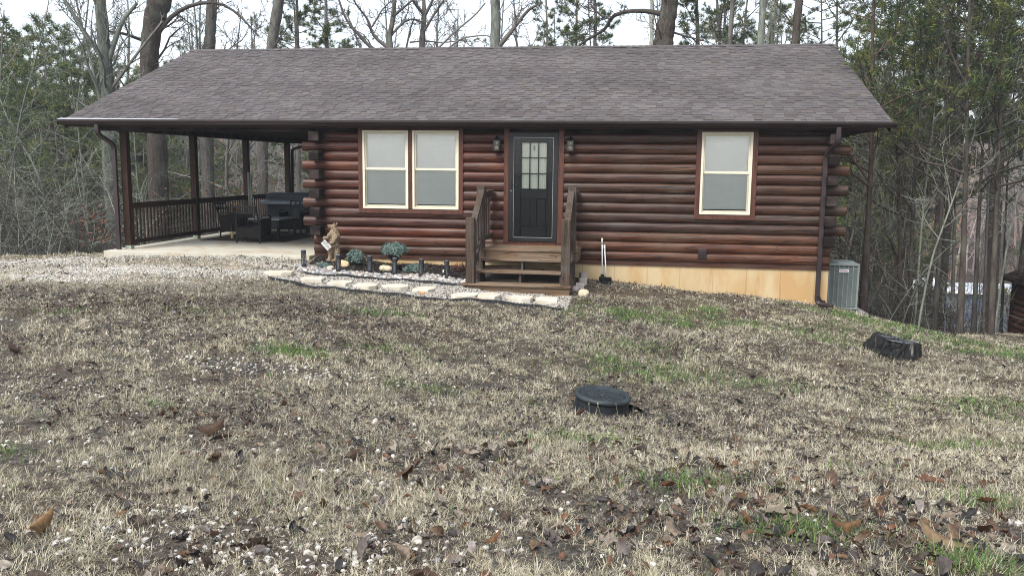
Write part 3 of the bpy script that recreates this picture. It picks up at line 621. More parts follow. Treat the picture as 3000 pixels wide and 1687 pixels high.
# green tufts
x, y, d = wedge(900000, 2.3, 22, .8, g1)
gw = wgt(GREEN, x, y)*np.clip(2.6*vnoise(x, y, .22, 12)-.35, 0, 1.3); keep = (g1.random(len(x)) < gw*.8+.006*(vnoise(x, y, .6, 14) > .62)) & ~in_path(x, y) & ~in_bed(x, y)
x, y, d = x[keep], y[keep], d[keep]; n = len(x); gr_ = np.array([(.085, .17, .04), (.13, .22, .06), (.06, .13, .045), (.18, .24, .07), (.26, .27, .12)])
c = gr_[g1.choice(5, n, p=[.32, .28, .2, .12, .08])]*g1.uniform(.7, 1.25, (n, 1))
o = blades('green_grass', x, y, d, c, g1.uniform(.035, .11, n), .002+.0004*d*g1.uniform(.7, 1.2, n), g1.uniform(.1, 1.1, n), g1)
tag(o, 'patches of fresh green grass in the straw coloured lawn', 'grass', kind='stuff')

# leaves
def leafmesh(name, x, y, z, size, rg, cols, curl=1.0, mat=None, kfix=None):
    n = len(x); ns = 9; t = np.linspace(0, 1, ns)
    prof = np.sin(np.pi*np.clip(t, .02, .98))**.7; L = size[:, None]; typ = rg.random(n)
    lob = 1+np.where(typ[:, None] < .3, .42*np.cos(t[None]*2*np.pi*rg.integers(2, 4, n)[:, None]+rg.uniform(0, 1, n)[:, None]), .05)
    W = (.17+.15*rg.random(n))[:, None]*L*prof[None]*lob; W[:, 0] *= .15; W[:, -1] *= .2
    k = rg.uniform(-1.2, 2.4, n)[:, None]*curl  # cross curl
    bend = rg.uniform(-.6, 2.2, n)[:, None]*curl*rg.choice([1, 1, -1], n)[:, None]
    if kfix: k = np.full((n, 1), kfix[0]); bend = np.full((n, 1), kfix[1])
    s = (t[None]-.5)*L; th = bend*(t[None]-.5); X = np.where(np.abs(bend) > .05, np.sin(th)*L/bend, s); Z = np.where(np.abs(bend) > .05, (1-np.cos(th))*L/bend, 0*s)
    P = np.zeros((n, ns, 5, 3))
    for q, f in enumerate((-1, -.5, 0, .5, 1)):
        a = f*np.clip(k, -2.6, 2.6)*.5*1.0; ww = W*f; kk = np.where(np.abs(k) < .05, .05, k)
        wid = np.abs(W)+1e-6; ang = f*kk*.55
        P[:, :, q, 0] = X; P[:, :, q, 1] = np.sin(ang)/(kk*.55)*wid; P[:, :, q, 2] = Z+(1-np.cos(ang))/(kk*.55)*wid*1.6
    P[:, :, 0, 2] += rg.normal(0, .05, (n, ns))*L; P[:, :, 4, 2] += rg.normal(0, .05, (n, ns))*L
    # random orientation: yaw + tilt
    az = rg.uniform(0, 2*np.pi, n); tx = rg.normal(0, .45, n)*curl; ty = rg.normal(0, .45, n)*curl
    ca, sa, cx, sx, cy, sy = np.cos(az), np.sin(az), np.cos(tx), np.sin(tx), np.cos(ty), np.sin(ty); one = np.ones(n); zr = np.zeros(n)
    Rx = np.array([[one, zr, zr], [zr, cx, -sx], [zr, sx, cx]]).transpose(2, 0, 1); Ry = np.array([[cy, zr, sy], [zr, one, zr], [-sy, zr, cy]]).transpose(2, 0, 1); Rz = np.array([[ca, -sa, zr], [sa, ca, zr], [zr, zr, one]]).transpose(2, 0, 1)
    Q = P.reshape(n, -1, 3)@(Rz@Rx@Ry).transpose(0, 2, 1); mn = Q[:, :, 2].min(1)
    Q[:, :, 0] += x[:, None]; Q[:, :, 1] += y[:, None]; Q[:, :, 2] += (z-mn*.8+.002)[:, None]
    i = np.arange(n)[:, None, None, None]*(ns*5)+np.arange(ns-1)[None, :, None, None]*5+np.arange(4)[None, None, :, None]
    F = (i+np.array([0, 5, 6, 1])).reshape(-1, 4)
    C = np.repeat(cols, ns*5, 0).reshape(n, ns, 5, 3); C[:, :, 2] *= .78; C[:, ::2] *= .93
    return mk(name, Q.reshape(-1, 3), [F], mat or m_leaf, None, C.reshape(-1, 3), True)
LP = np.array([(.085, .052, .034), (.13, .085, .052), (.065, .048, .04), (.20, .155, .115), (.30, .26, .215), (.05, .043, .041), (.13, .07, .035), (.25, .215, .20), (.03, .028, .028), (.12, .10, .092)])
g2 = np.random.default_rng(33)
x, y, d = wedge(34000, 2.4, 21, 1.1, g2)
lit = wgt(LITTER, x, y); keep = (g2.random(len(x)) < .17+.85*lit+.22*(vnoise(x, y, .8, 5) > .58)) & ((~in_path(x, y) & ~in_bed(x, y)) | (g2.random(len(x)) < .22)) & (g2.random(len(x)) > .55*in_drive(x, y))
x, y, d = x[keep], y[keep], d[keep]; n = len(x)
red = (wgt([(1750, 845, .6, .35, 1), (1850, 852, 1.2, .25, 1), (2300, 1500, 2, 1.5, .15)], x, y))
c = LP[g2.choice(10, n, p=[.13, .12, .14, .1, .08, .13, .05, .07, .1, .08])]*g2.uniform(.7, 1.25, (n, 1))
rsel = g2.random(n) < red; c[rsel] = np.array([.12, .06, .036])*g2.uniform(.6, 1.3, (rsel.sum(), 1))
sz = g2.gamma(5, .0095, n).clip(.018, .125)*np.clip(1.05-.01*d, .85, 1)
o = leafmesh('fallen_leaves', x, y, gz(x, y)+.008, sz, g2, c); tag(o, 'brown and grey fallen oak leaves strewn over the lawn', 'fallen leaves', kind='stuff')
# tiny debris: leaf crumbs and dark bits between the blades
x, y, d = wedge(150000, 2.4, 21, 1.2, g2); keep = ~in_path(x, y) | (g2.random(len(x)) < .15); keep &= g2.random(len(x)) > .6*in_drive(x, y); x, y, d = x[keep], y[keep], d[keep]; n = len(x)
c = np.array([(.04, .034, .03), (.075, .057, .045), (.12, .098, .085), (.025, .022, .022), (.2, .165, .13)])[g2.integers(0, 5, n)]*g2.uniform(.7, 1.2, (n, 1))
az = g2.uniform(0, 6.28, n); s = (g2.uniform(.003, .011, n)*np.clip(d/5.5, .65, 1.9)*np.clip(.7+1.2*(vnoise(x, y, .7, 91)-.3), .5, 1.5))[:, None]; ti = g2.normal(0, .5, (n, 2)); A = np.c_[np.cos(az), np.sin(az), ti[:, 0]]*s; Bv = np.c_[-np.sin(az), np.cos(az), ti[:, 1]]*s*g2.uniform(.25, .7, (n, 1)); P = np.c_[x, y, gz(x, y)+.014+np.abs(ti).sum(1)*s[:, 0]]
o = mk('leaf_litter', np.stack([P-A, P-Bv, P+A*1.1, P+Bv], 1).reshape(-1, 3), [np.arange(n)[:, None]*4+np.arange(4)], m_leaf, None, np.repeat(c, 4, 0)); tag(o, 'crumbled dark leaf bits between the grass blades', 'leaf litter', kind='stuff')

# stones
def ico(sub):
    bm = bmesh.new(); bmesh.ops.create_icosphere(bm, subdivisions=sub, radius=1); V = np.array([v.co[:] for v in bm.verts]); F = np.array([[v.index for v in f.verts] for f in bm.faces]); bm.free(); return V, F
ICO1, ICO2 = ico(1), ico(2)
def stones(name, x, y, size, cols, rg, sub=2, flat=(.45, .8), ang=.12, sink=.25, mat=None, z=None):
    Vb, Fb = ICO2 if sub == 2 else ICO1; n = len(x); az = rg.uniform(0, 6.28, n); ca, sa = np.cos(az), np.sin(az)
    sc3 = np.c_[np.ones(n), rg.uniform(.6, 1, n), rg.uniform(*flat, n)]*size[:, None]
    Vn = Vb[None]*(1+rg.normal(0, ang, (n, len(Vb), 1)))*sc3[:, None]
    X = Vn[..., 0]*ca[:, None]-Vn[..., 1]*sa[:, None]; Yv = Vn[..., 0]*sa[:, None]+Vn[..., 1]*ca[:, None]
    if z is None: z = gz(x, y)
    V = np.stack([X+x[:, None], Yv+y[:, None], Vn[..., 2]+(z+sc3[:, 2]*(1-sink*2))[:, None]], -1).reshape(-1, 3)
    F = (np.arange(n)[:, None, None]*len(Vb)+Fb[None]).reshape(-1, 3)
    return mk(name, V, [F], mat or m_stone, None, np.repeat(cols, len(Vb), 0), sub == 2)
g3 = np.random.default_rng(44)
SP = np.array([(.50, .48, .44), (.42, .39, .34), (.58, .57, .53), (.36, .32, .27), (.50, .44, .36), (.22, .21, .21), (.07, .07, .085)])
x, y, d = wedge(22000, 2.4, 20, 1.1, g3); pale = wgt(PALE, x, y); left = np.clip((5.5-x)/5, 0, 1)
keep = (g3.random(len(x)) < .035+.22*left*(vnoise(x, y, .5, 6) > .45)+.6*pale) & ~in_path(x, y) & ~in_bed(x, y); x, y = x[keep], y[keep]; n = len(x)
c = SP[g3.choice(7, n, p=[.25, .2, .22, .1, .1, .06, .07])]*g3.uniform(.85, 1.1, (n, 1))
o = stones('scattered_pebbles', x, y, g3.gamma(3, .0027, n).clip(.003, .018), c, g3, flat=(.5, .85), ang=.15, sink=.3); o.data.polygons.foreach_set('use_smooth', np.zeros(len(o.data.polygons), bool)); tag(o, 'whitish round pebbles scattered in the grass', 'pebbles', kind='stuff')
x, y, d = wedge(90000, 2.4, 21, .9, g3); pale = wgt(PALE, x, y); dr = in_drive(x, y)
xq = g3.uniform(-11, 1.5, 420000); yq = g3.uniform(-5.5, 2.2, 420000); kq = (in_drive(xq, yq)*(.55+.9*vnoise(xq, yq, .7, 66)) > g3.random(420000)*1.15+.12) & ~blocked(xq, yq) & (g3.random(420000) < .42); xq, yq = xq[kq], yq[kq]
keep = (g3.random(len(x)) < .95*dr+.55*pale+.03) & ~in_path(x, y) & ~in_bed(x, y); x, y = np.r_[x[keep], xq], np.r_[y[keep], yq]; n = len(x)
c = SP[g3.choice(7, n, p=[.36, .2, .3, .05, .06, .02, .01])]*g3.uniform(.8, 1.1, (n, 1)); far = np.clip((g3.random(n)*.5+.75), .6, 1.3)
o = stones('driveway_gravel', x, y, g3.uniform(.006, .017, n)*far, c, g3, sub=1, ang=.18, flat=(.5, .9), sink=.2); tag(o, 'white crushed gravel of the drive beside the porch', 'gravel', kind='stuff')

# path gravel, edging, river rock, mulch
n = 26000; x = g3.uniform(EDGE[0, 0]-.1, 5.75, n); y = g3.uniform(-3.0, -1.2, n); k = in_path(x, y) & ~blocked(x, y); x, y = x[k], y[k]; n = len(x)
c = .85*SP[g3.choice(7, n, p=[.24, .24, .14, .14, .14, .07, .03])]*g3.uniform(.7, 1.15, (n, 1))
o = stones('path_gravel', x, y, g3.uniform(.008, .018, n), c, g3, sub=1, ang=.18, sink=.15); tag(o, 'white gravel between the stepping stones', 'gravel', kind='stuff')
def ribbon(pts, w_, h_, name, mat, label, cat, seg=60):
    pts = np.asarray(pts); t_ = np.linspace(0, len(pts)-1, seg); P = np.c_[np.interp(t_, range(len(pts)), pts[:, 0]), np.interp(t_, range(len(pts)), pts[:, 1])]
    P = np.array([P[max(i-2, 0):i+3].mean(0) for i in range(seg)]); T = np.gradient(P, axis=0); T /= np.linalg.norm(T, axis=1)[:, None]; N = np.c_[-T[:, 1], T[:, 0]]*w_/2; z = gz(P[:, 0], P[:, 1])+.006*np.sin(t_*2.3)
    V = np.stack([np.c_[P-N, z-.05], np.c_[P+N, z-.05], np.c_[P+N, z+h_], np.c_[P-N, z+h_]], 1).reshape(-1, 3); i = np.arange(seg-1)[:, None]*4; F = np.concatenate([i+np.array([[a, (a+1) % 4, 4+(a+1) % 4, 4+a]]) for a in range(4)])
    o = mk(name, V, [F, np.array([[0, 3, 2, 1], [seg*4-4, seg*4-3, seg*4-2, seg*4-1]])], mat); return tag(o, label, cat)
m_edge = noisy('black_plastic_edging', (.012, .013, .015), (.03, .031, .034), 30, .5, .1)
ribbon(EDGE, .035, .055, 'lawn_edging', m_edge, 'long black plastic edging between the lawn and the stepping stone path', 'edging')
ribbon(BEDE, .03, .05, 'lawn_edging', m_edge, 'black plastic edging curving round the river rock bed', 'edging')
# mulch bed surface
bx_ = np.linspace(BEDE[0, 0], 3.62, 60); lo_ = np.interp(bx_, BEDE[:, 0], BEDE[:, 1]); V = []; 
for a, l in zip(bx_, lo_):
    for q in np.linspace(0, 1, 12): yy = l+(.0-l)*q; V.append((a, yy, float(gz(a, yy))+.010+.012*math.sin(a*9+q*7)*(q > .05)))
F = [[i*12+j, i*12+12+j, i*12+13+j, i*12+1+j] for i in range(59) for j in range(11)]
m_mulch = noisy('dark_mulch', (.008, .007, .007), (.035, .03, .028), 60, .9, .8, .02)
o = mk('mulch_bed', V, [np.array(F)], m_mulch, None, None, True); tag(o, kind='structure')
n = 9000; x = g3.uniform(BEDE[0, 0], 3.6, n); y = g3.uniform(-1.9, -.02, n); k = in_bed(x, y); x, y = x[k], y[k]; n = len(x); az = g3.uniform(0, 6.28, n); s = g3.uniform(.01, .03, n)[:, None]; ti = g3.normal(0, .5, (n, 2))
A = np.c_[np.cos(az), np.sin(az), ti[:, 0]]*s; Bv = np.c_[-np.sin(az), np.cos(az), ti[:, 1]]*s*.35; P = np.c_[x, y, gz(x, y)+.025]; c = np.array([(.012, .01, .01), (.03, .024, .02), (.09, .05, .035), (.02, .018, .017)])[g3.choice(4, n, p=[.4, .3, .1, .2])]
o = mk('mulch_chips', np.stack([P-A, P-Bv, P+A, P+Bv], 1).reshape(-1, 3), [np.arange(n)[:, None]*4+np.arange(4)], m_leaf, None, np.repeat(c, 4, 0)); tag(o, 'black wood mulch behind the river rocks', 'mulch', kind='stuff')
n = 5200; x = g3.uniform(BEDE[0, 0], 3.6, n); lo_ = np.interp(x, BEDE[:, 0], BEDE[:, 1]); y = lo_+.02+g3.beta(1.1, 1.6, n)*(.42+.12*np.sin(x*3)); k = in_bed(x, y) & (y < lo_+.5); x, y = x[k], y[k]; n = len(x)
RC = .72*np.array([(.55, .53, .50), (.34, .33, .34), (.42, .35, .27), (.70, .68, .64), (.22, .23, .26), (.30, .20, .16)]); c = RC[g3.choice(6, n, p=[.22, .2, .18, .2, .12, .08])]*g3.uniform(.8, 1.1, (n, 1))
o = stones('river_rocks', x, y, g3.gamma(7, .0042, n).clip(.014, .05), c, g3, flat=(.5, .8), sink=.0); tag(o, 'mixed white grey and tan river rocks around the path lights', 'river rocks', kind='stuff')
# stepping stones
m_flag = noisy('cream_flagstone', (.44, .39, .30), (.60, .57, .49), 4, .8, .3, .01)
FS = [((817, 803), .36, .15, 'leftmost cream flagstone at the far left end of the gravel path'), ((916, 822), .30, .15, 'second cream flagstone from the left end of the gravel path'), ((1001, 833), .30, .16, 'tan flagstone below the gap between the first two bollards from the left, third along'), ((1073, 842), .31, .17, 'yellowish pointed flagstone, fourth from the left along the path'), ((1158, 844), .34, .17, 'wide white flagstone in front of the fourth path light'), ((1245, 852), .27, .19, 'white flagstone with an orange rust spot, left of the steps'),
      ((1364, 870), .29, .18, 'squarish white flagstone at the left foot of the steps'), ((1433, 871), .28, .18, 'white flagstone with a broad orange edge below the steps'), ((1524, 878), .32, .15, 'cream flagstone with a rounded front below the steps'), ((1600, 883), .27, .2, 'bright white square flagstone at the right end of the path')]
g4 = np.random.default_rng(5)
for (pu, hw, hh, lab) in FS:
    p = groundpt(*pu); m = 9; th = np.linspace(0, 2*np.pi, m, endpoint=False)+g4.uniform(0, .5); sq = 1/np.maximum(np.abs(np.cos(th)), np.abs(np.sin(th)))**.65
    r = sq*g4.uniform(.85, 1.08, m); mb = MB(); hw *= .70; hh *= 1.32; skew = g4.uniform(-.25, .25)
    poly = [(p[0]+r[i]*math.cos(th[i])*hw+skew*r[i]*math.sin(th[i])*hh, p[1]+r[i]*math.sin(th[i])*hh) for i in range(m)]
    z = float(gz(p[0], p[1])); mb.prism(poly, 2, z-.02, z+.05); o = mb.build('stepping_stone', m_flag, None, bevel=.008); tag(o, lab, 'flagstone', 'flagstones of the gravel path')
m_rust = noisy('rust_stain', (.45, .16, .03), (.6, .32, .1), 30, .8, 0)
for (u, v, wd) in ((1237, 862, .08), (1415, 878, .16)):
    p = groundpt(u, v); pr = [o for o in bpy.data.objects if o.name.startswith('stepping_stone') and o.get('label', '').find('orange') > 0][0 if wd < .1 else 1]
    z = float(gz(p[0], p[1])); mb = MB().box(p[0]-wd/2, p[0]+wd/2, p[1]-.006, p[1]+.03, z+.0, z+.039); mb.build('rust_stain', m_rust, pr, bevel=.006)

# ------------------------------------------------------------------ garden things
def G(x, y): return float(gz(x, y))
m_solar = noisy('black_lantern_metal', (.012, .013, .016), (.028, .03, .035), 30, .5, .1)
m_lens = noisy('frosted_lens', (.12, .13, .15), (.2, .21, .22), 10, .3, 0)
def bollard():
    r = empty('path_light')
    b = MB(); n = 12
    b.lathe([(.044, -.03), (.046, .0), (.046, .115), (.044, .12), (0, .12)], 0, 0, n); b.lathe([(0, .30), (.047, .30), (.047, .365), (.0, .37)], 0, 0, n)
    part(b, 'housing', m_solar, r, smooth=False)
    # cut-metal cylinder: slanting tree-like strips leave gaps
    b = MB(); q = np.random.default_rng(2)
    for k in range(9):
        a0 = k*2*math.pi/9; a1 = a0+q.uniform(-.45, .45)
        P = [(.045*math.cos(a0+(a1-a0)*s), .045*math.sin(a0+(a1-a0)*s), .12+.18*s) for s in np.linspace(0, 1, 5)]; b.tube(P, .0042, 4)
        for s in (.3, .55, .75):
            a = a0+(a1-a0)*s; e = q.choice([-1, 1])*.42; b.tube([(.045*math.cos(a), .045*math.sin(a), .12+.18*s), (.045*math.cos(a+e), .045*math.sin(a+e), .12+.18*s+.03)], .0032, 4)
    part(b, 'lattice', m_solar, r)
    part(MB().lathe([(.026, .12), (.026, .30)], 0, 0, 8), 'lens', m_lens, r, smooth=True)
    part(MB().lathe([(.04, .368), (.038, .375), (0, .375)], 0, 0, n), 'solar_panel', m_lens, r)
    return r
BL = [((890, 790), 'leftmost black cut metal path light at the left tip of the bed'), ((991, 805), 'second black path light from the left, before the bear statue rock'), ((1082, 808), 'third black path light from the left, right of the round blue spruce'), ((1155, 814), 'fourth black path light, right under the spruce on a stem'), ((1232, 818), 'fifth black path light, beside the low juniper'), ((1310, 822), 'sixth black path light, nearest to the wooden steps')]
bo = bollard()
for i, (uv, lab) in enumerate(BL):
    o = bo if i == 0 else copy_tree(bo); p = groundpt(*uv); o.location = (p[0], p[1]+.02, p[2]-.01); o.rotation_euler = (random.uniform(-.04, .04), random.uniform(-.04, .04), i*1.3)
    tag(o, lab, 'path light', 'solar path lights along the bed')
tgp = groundpt(1302, 800); tg = MB().box(tgp[0]-.012, tgp[0]+.012, tgp[1]-.10, tgp[1]-.098, tgp[2]+.02, tgp[2]+.08, rot=(0, .15, 0)); o = tg.build('plant_tag', m_white); tag(o, 'small white plant tag beside the last path light', 'plant tag')

# rocks
m_rock = noisy('tan_rock', (.38, .31, .20), (.62, .55, .42), 9, .85, .6, .02)
m_rock2 = noisy('orange_rock', (.50, .33, .16), (.68, .52, .34), 9, .85, .6, .02)
m_rock3 = noisy('pinkish_rock', (.26, .21, .21), (.42, .35, .34), 9, .85, .6, .02)
def rock(u, v, sx, sy, sz, mat, label, seed):
    q = np.random.default_rng(seed); V, F = ico(3); nrm = V.copy(); k = q.normal(0, 1, (6, 3)); amp = sum(np.abs(V@k[i]/np.linalg.norm(k[i])-.0)**1.0*q.uniform(-.12, .12) for i in range(6)); V = V*(1+amp[:, None]+q.normal(0, .018, (len(V), 1)))
    V = np.sign(V)*np.abs(V)**.85*np.array([sx, sy, sz]); p = groundpt(u, v); V[:, 2] += sz*.55
    o = mk('rock', V, [F], mat, None, None, False); o.location = (p[0], p[1]+sy*.6, p[2]); o.rotation_euler = (0, 0, q.uniform(-.3, .3)); return tag(o, label, 'rock')
rock(1003, 783, .115, .09, .085, m_rock2, 'orange tan lump of rock behind the second path light', 1)
rock(966, 789, .075, .06, .04, m_rock, 'small flat tan rock left of the second path light', 2)
rock(1128, 795, .13, .10, .075, m_rock, 'long tan rock between the third and fourth path lights', 3)
rock(1709, 869, .10, .08, .075, m_rock, 'pale yellowish rock at the right foot of the steps', 4)
rock(1686, 853, .07, .06, .06, m_rock3, 'pinkish grey rock against the right side of the steps', 5)
m_paver = concrete('paver_block', (.30, .27, .24), (.42, .38, .34), (.25, .22, .19), 6)
for i, (u, v, lab) in enumerate([(1698, 838, 'lowest and nearest grey paver block beside the steps'), (1706, 826, 'middle grey paver block of the stepped row beside the steps'), (1709, 812, 'topmost grey paver block against the foundation')]):
    p = groundpt(u, v+10); z = p[2]; o = MB().box(-.07, .07, -.06, .06, -.02, .11).build('paver_block', m_paver, None, bevel=.01); o.location = (p[0], p[1]+.0, z+.02*i); o.rotation_euler = (.05, .04, .15+i*.1); tag(o, lab, 'paver', 'paver blocks beside the steps')

# bear statue (one continuous carved body, voxel remeshed from overlapping lumps)
m_bear = NT('carved_bear_fur'); t = m_bear; co = t.coords((1, 1, .45)); f = t.noise(co, 38, 6, .7, .8); gq = t.noise(t.coords(), 5, 3)
c = t.ramp(f, [(.32, (.06, .04, .024)), (.5, (.23, .17, .11)), (.7, (.40, .32, .22))]); c = t.mix(t.ramp(gq, [(.5, (0, 0, 0)), (.7, (.6, .6, .6))]), c, (.20, .13, .075)); m_bearm = t.set(c, .8, .25); t.bump(f, 1.0, .012)
bp = groundpt(968, 768); bear = empty('bear_statue', (bp[0]+.04, bp[1]+.10, bp[2]+.0), 0, 'carved standing bear statue looking up and holding a slanted WELCOME sign', 'statue')
E_ = [  # centre, radii (x across: left is towards the porch), facing left / camera
 ((0, 0, .43), (.105, .10, .16)), ((.0, .0, .33), (.11, .105, .11)), ((.01, .0, .54), (.10, .09, .10)), ((.02, 0, .61), (.075, .07, .08)), ((.005, -.01, .675), (.068, .062, .06)),
 ((-.045, -.02, .685), (.045, .04, .035)), ((-.082, -.03, .70), (.03, .028, .02)), ((-.07, -.03, .667), (.028, .024, .010)), ((.035, -.045, .735), (.02, .014, .024)), ((.045, .045, .735), (.02, .014, .024)),
 ((-.055, -.03, .19), (.058, .06, .13)), ((.06, .0, .19), (.065, .065, .14)), ((-.065, -.05, .06), (.045, .05, .07)), ((.06, -.02, .06), (.05, .055, .07)), ((-.08, -.085, .03), (.045, .055, .03)), ((.045, -.07, .03), (.048, .06, .03)),
 ((-.05, -.08, .52), (.045, .05, .05)), ((-.10, -.10, .47), (.04, .04, .035)), ((-.145, -.11, .46), (.032, .03, .045)), ((.06, -.07, .47), (.05, .045, .075)), ((.03, -.11, .40), (.04, .035, .05)), ((-.01, -.13, .375), (.032, .028, .03)), ((.09, 0, .5), (.04, .05, .08)), ((0, 0, .02), (.13, .11, .03))]
bm = bmesh.new()
for cc, rr_ in E_:
    g = bmesh.ops.create_icosphere(bm, subdivisions=3, radius=1)
    for v in g['verts']: v.co = Vector((v.co.x*rr_[0]+cc[0], v.co.y*rr_[1]+cc[1], v.co.z*rr_[2]+cc[2]))
me = bpy.data.meshes.new('body'); bm.to_mesh(me); bm.free(); me.materials.append(m_bearm); bo_ = bpy.data.objects.new('body', me); col.objects.link(bo_); bo_.parent = bear
rm = bo_.modifiers.new('r', 'REMESH'); rm.mode = 'VOXEL'; rm.voxel_size = .007; rm.use_smooth_shade = True; smo = bo_.modifiers.new('s', 'SMOOTH'); smo.iterations = 3
tx = bpy.data.textures.new('fur', 'CLOUDS'); tx.noise_scale = .022; dp = bo_.modifiers.new('d', 'DISPLACE'); dp.texture = tx; dp.strength = .022; dp.mid_level = .5
part(MB().lathe([(0, -.004), (.010, 0), (0, .008)], 0, 0, 8), 'nose', m_hard, bear, smooth=True).location = (-.112, -.035, .703)
for q in ((-.04, -.052, .705), (-.035, .012, .713)): part(MB().lathe([(0, -.006), (.007, 0), (0, .006)], 0, 0, 6), 'eye', m_hard, bear, smooth=True).location = q
mp = MB().box(-.095, .095, -.006, .006, -.055, .055); sg = mp.build('sign', noisy('whitewashed_board', (.40, .40, .39), (.62, .61, .58), 20, .7, .2), bear, bevel=.003); sg.location = (-.095, -.165, .335); sg.rotation_euler = (R_(-12), R_(48), R_(12))
def text(s, size, mat, parent, loc, rot, name='lettering', ext=.001):
    c = bpy.data.curves.new(name, 'FONT'); c.body = s; c.size = size; c.extrude = ext; c.align_x = 'CENTER'; c.align_y = 'CENTER'; o = bpy.data.objects.new(name, c); col.objects.link(o); o.parent = parent; o.location = loc; o.rotation_euler = rot; c.materials.append(mat)
    bpy.context.view_layer.update(); me_ = bpy.data.meshes.new_from_object(o.evaluated_get(bpy.context.evaluated_depsgraph_get())); o2 = bpy.data.objects.new(name, me_); col.objects.link(o2); o2.parent = parent; o2.location = loc; o2.rotation_euler = rot; bpy.data.objects.remove(o); o2.name = name; return o2
text('WELCOME', .036, noisy('grey_letter_paint', (.12, .11, .10), (.2, .19, .18), 9, .8, 0), sg, (0, -.008, 0), (R_(90), 0, 0))
rope = MB().tube([(-.15, -.13, .49), (-.12, -.16, .41), (-.06, -.17, .37)], .004, 5); part(rope, 'cord', m_trim, bear).location = (0, 0, 0)

# conifers in the bed
def spruce(name, u, v, R, hc, flatk, label, cat, stem=0, n=900, seed=1, dy=0, blue=True, low=False):
    q = np.random.default_rng(seed); p = groundpt(u, v); r = empty(name, (p[0], p[1]+dy, p[2]), 0, label, cat)
    mb_b = MB(); Vn = []; Cn = []
    for k in range(n):
        a = q.uniform(0, 2*np.pi); ph = math.acos(q.uniform(-.45 if not low else .0, 1)); rad = R*q.uniform(.45, 1.0)**.5*(.88+.2*math.sin(3*a+seed)*.5+.1*math.sin(5*a))
        c = np.array([rad*math.sin(ph)*math.cos(a), rad*math.sin(ph)*math.sin(a), hc+rad*math.cos(ph)*flatk]); out = np.array([math.sin(ph)*math.cos(a), math.sin(ph)*math.sin(a), math.cos(ph)*.8+.35]); out /= np.linalg.norm(out)
        L = q.uniform(.05, .085)*(R/.2)**.3; base = c-out*L; 
        m = 20; ss = q.uniform(0, 1, m); ang = q.uniform(0, 6.28, m); pr = np.cross(out, [0, 0, 1.]); pr /= np.linalg.norm(pr)+1e-6; pr2 = np.cross(out, pr)
        o0 = base+out*(L*ss)[:, None]; dirs = out*.75+pr*np.cos(ang)[:, None]*.8+pr2*np.sin(ang)[:, None]*.8; nl = q.uniform(.018, .034, m)[:, None]; tip = o0+dirs*nl; sdv = np.cross(dirs, out); sdv /= np.linalg.norm(sdv, axis=1)[:, None]+1e-6
        Vn.append(np.stack([o0-sdv*.0045, o0+sdv*.0045, tip], 1).reshape(-1, 3)); cc = (np.array([.19, .265, .235]) if blue else np.array([.12, .22, .13]))*q.uniform(.4, 1.5); Cn.append(np.tile(cc, (m*3, 1)))
        if k % 6 == 0: mb_b.tube([(0, 0, hc*.3 if stem else .02), tuple(c*.6+np.array([0, 0, hc*.2])), tuple(c)], [.006, .004, .002], 4)
    V = np.concatenate(Vn); F = np.arange(len(V)).reshape(-1, 3); mk('foliage', V, [F], m_needle, r, np.concatenate(Cn)); part(mb_b, 'branches', m_stepv, r).location = (0, 0, 0)
    if stem: part(MB().tube([(0, 0, -.05), (.01, 0, hc*.5), (0, 0, hc)], [.016, .014, .012], 7), 'stem', m_stepv, r).location = (0, 0, 0)
    return r
spruce('blue_spruce_bush', 1033, 783, .20, .15, .95, 'rounded blue spruce bush right of the bear statue', 'spruce bush', n=850, seed=3, dy=.2)
spruce('standard_spruce', 1146, 800, .285, .40, .6, 'blue spruce with a flat topped crown on a bare stem', 'spruce', stem=1, n=1200, seed=5, dy=.25)
spruce('juniper', 937, 786, .16, .03, .45, 'low blue green juniper at the left end of the bed', 'juniper', n=450, seed=8, dy=.12, low=True)
spruce('juniper', 1207, 800, .24, .03, .6, 'spreading blue green juniper between the fourth and fifth path lights', 'juniper', n=800, seed=9, dy=.15, low=True)
m_redtwig = noisy('red_brown_twig', (.06, .022, .018), (.12, .05, .035), 20, .8, 0)
p = groundpt(1338, 805); q = np.random.default_rng(9); b = MB()
for k in range(70):
    a = q.uniform(0, 6.28); l = q.uniform(.12, .26); o0 = np.array([q.normal(0, .03), q.normal(0, .03), 0]); P = [o0]
    for s in range(4): P.append(P[-1]+np.array([math.cos(a)*.5, math.sin(a)*.5, .8])*l/4+q.normal(0, .012, 3))
    b.tube(P, [.003, .0025, .002, .0018, .0015], 3)
    for s in range(5): b.tube([P[3], P[3]+q.normal(0, .03, 3)], .003, 3)
o = b.build('bare_shrub', m_redtwig); o.location = (p[0], p[1]+.2, p[2]); tag(o, 'reddish brown leafless shrub left of the steps', 'shrub')

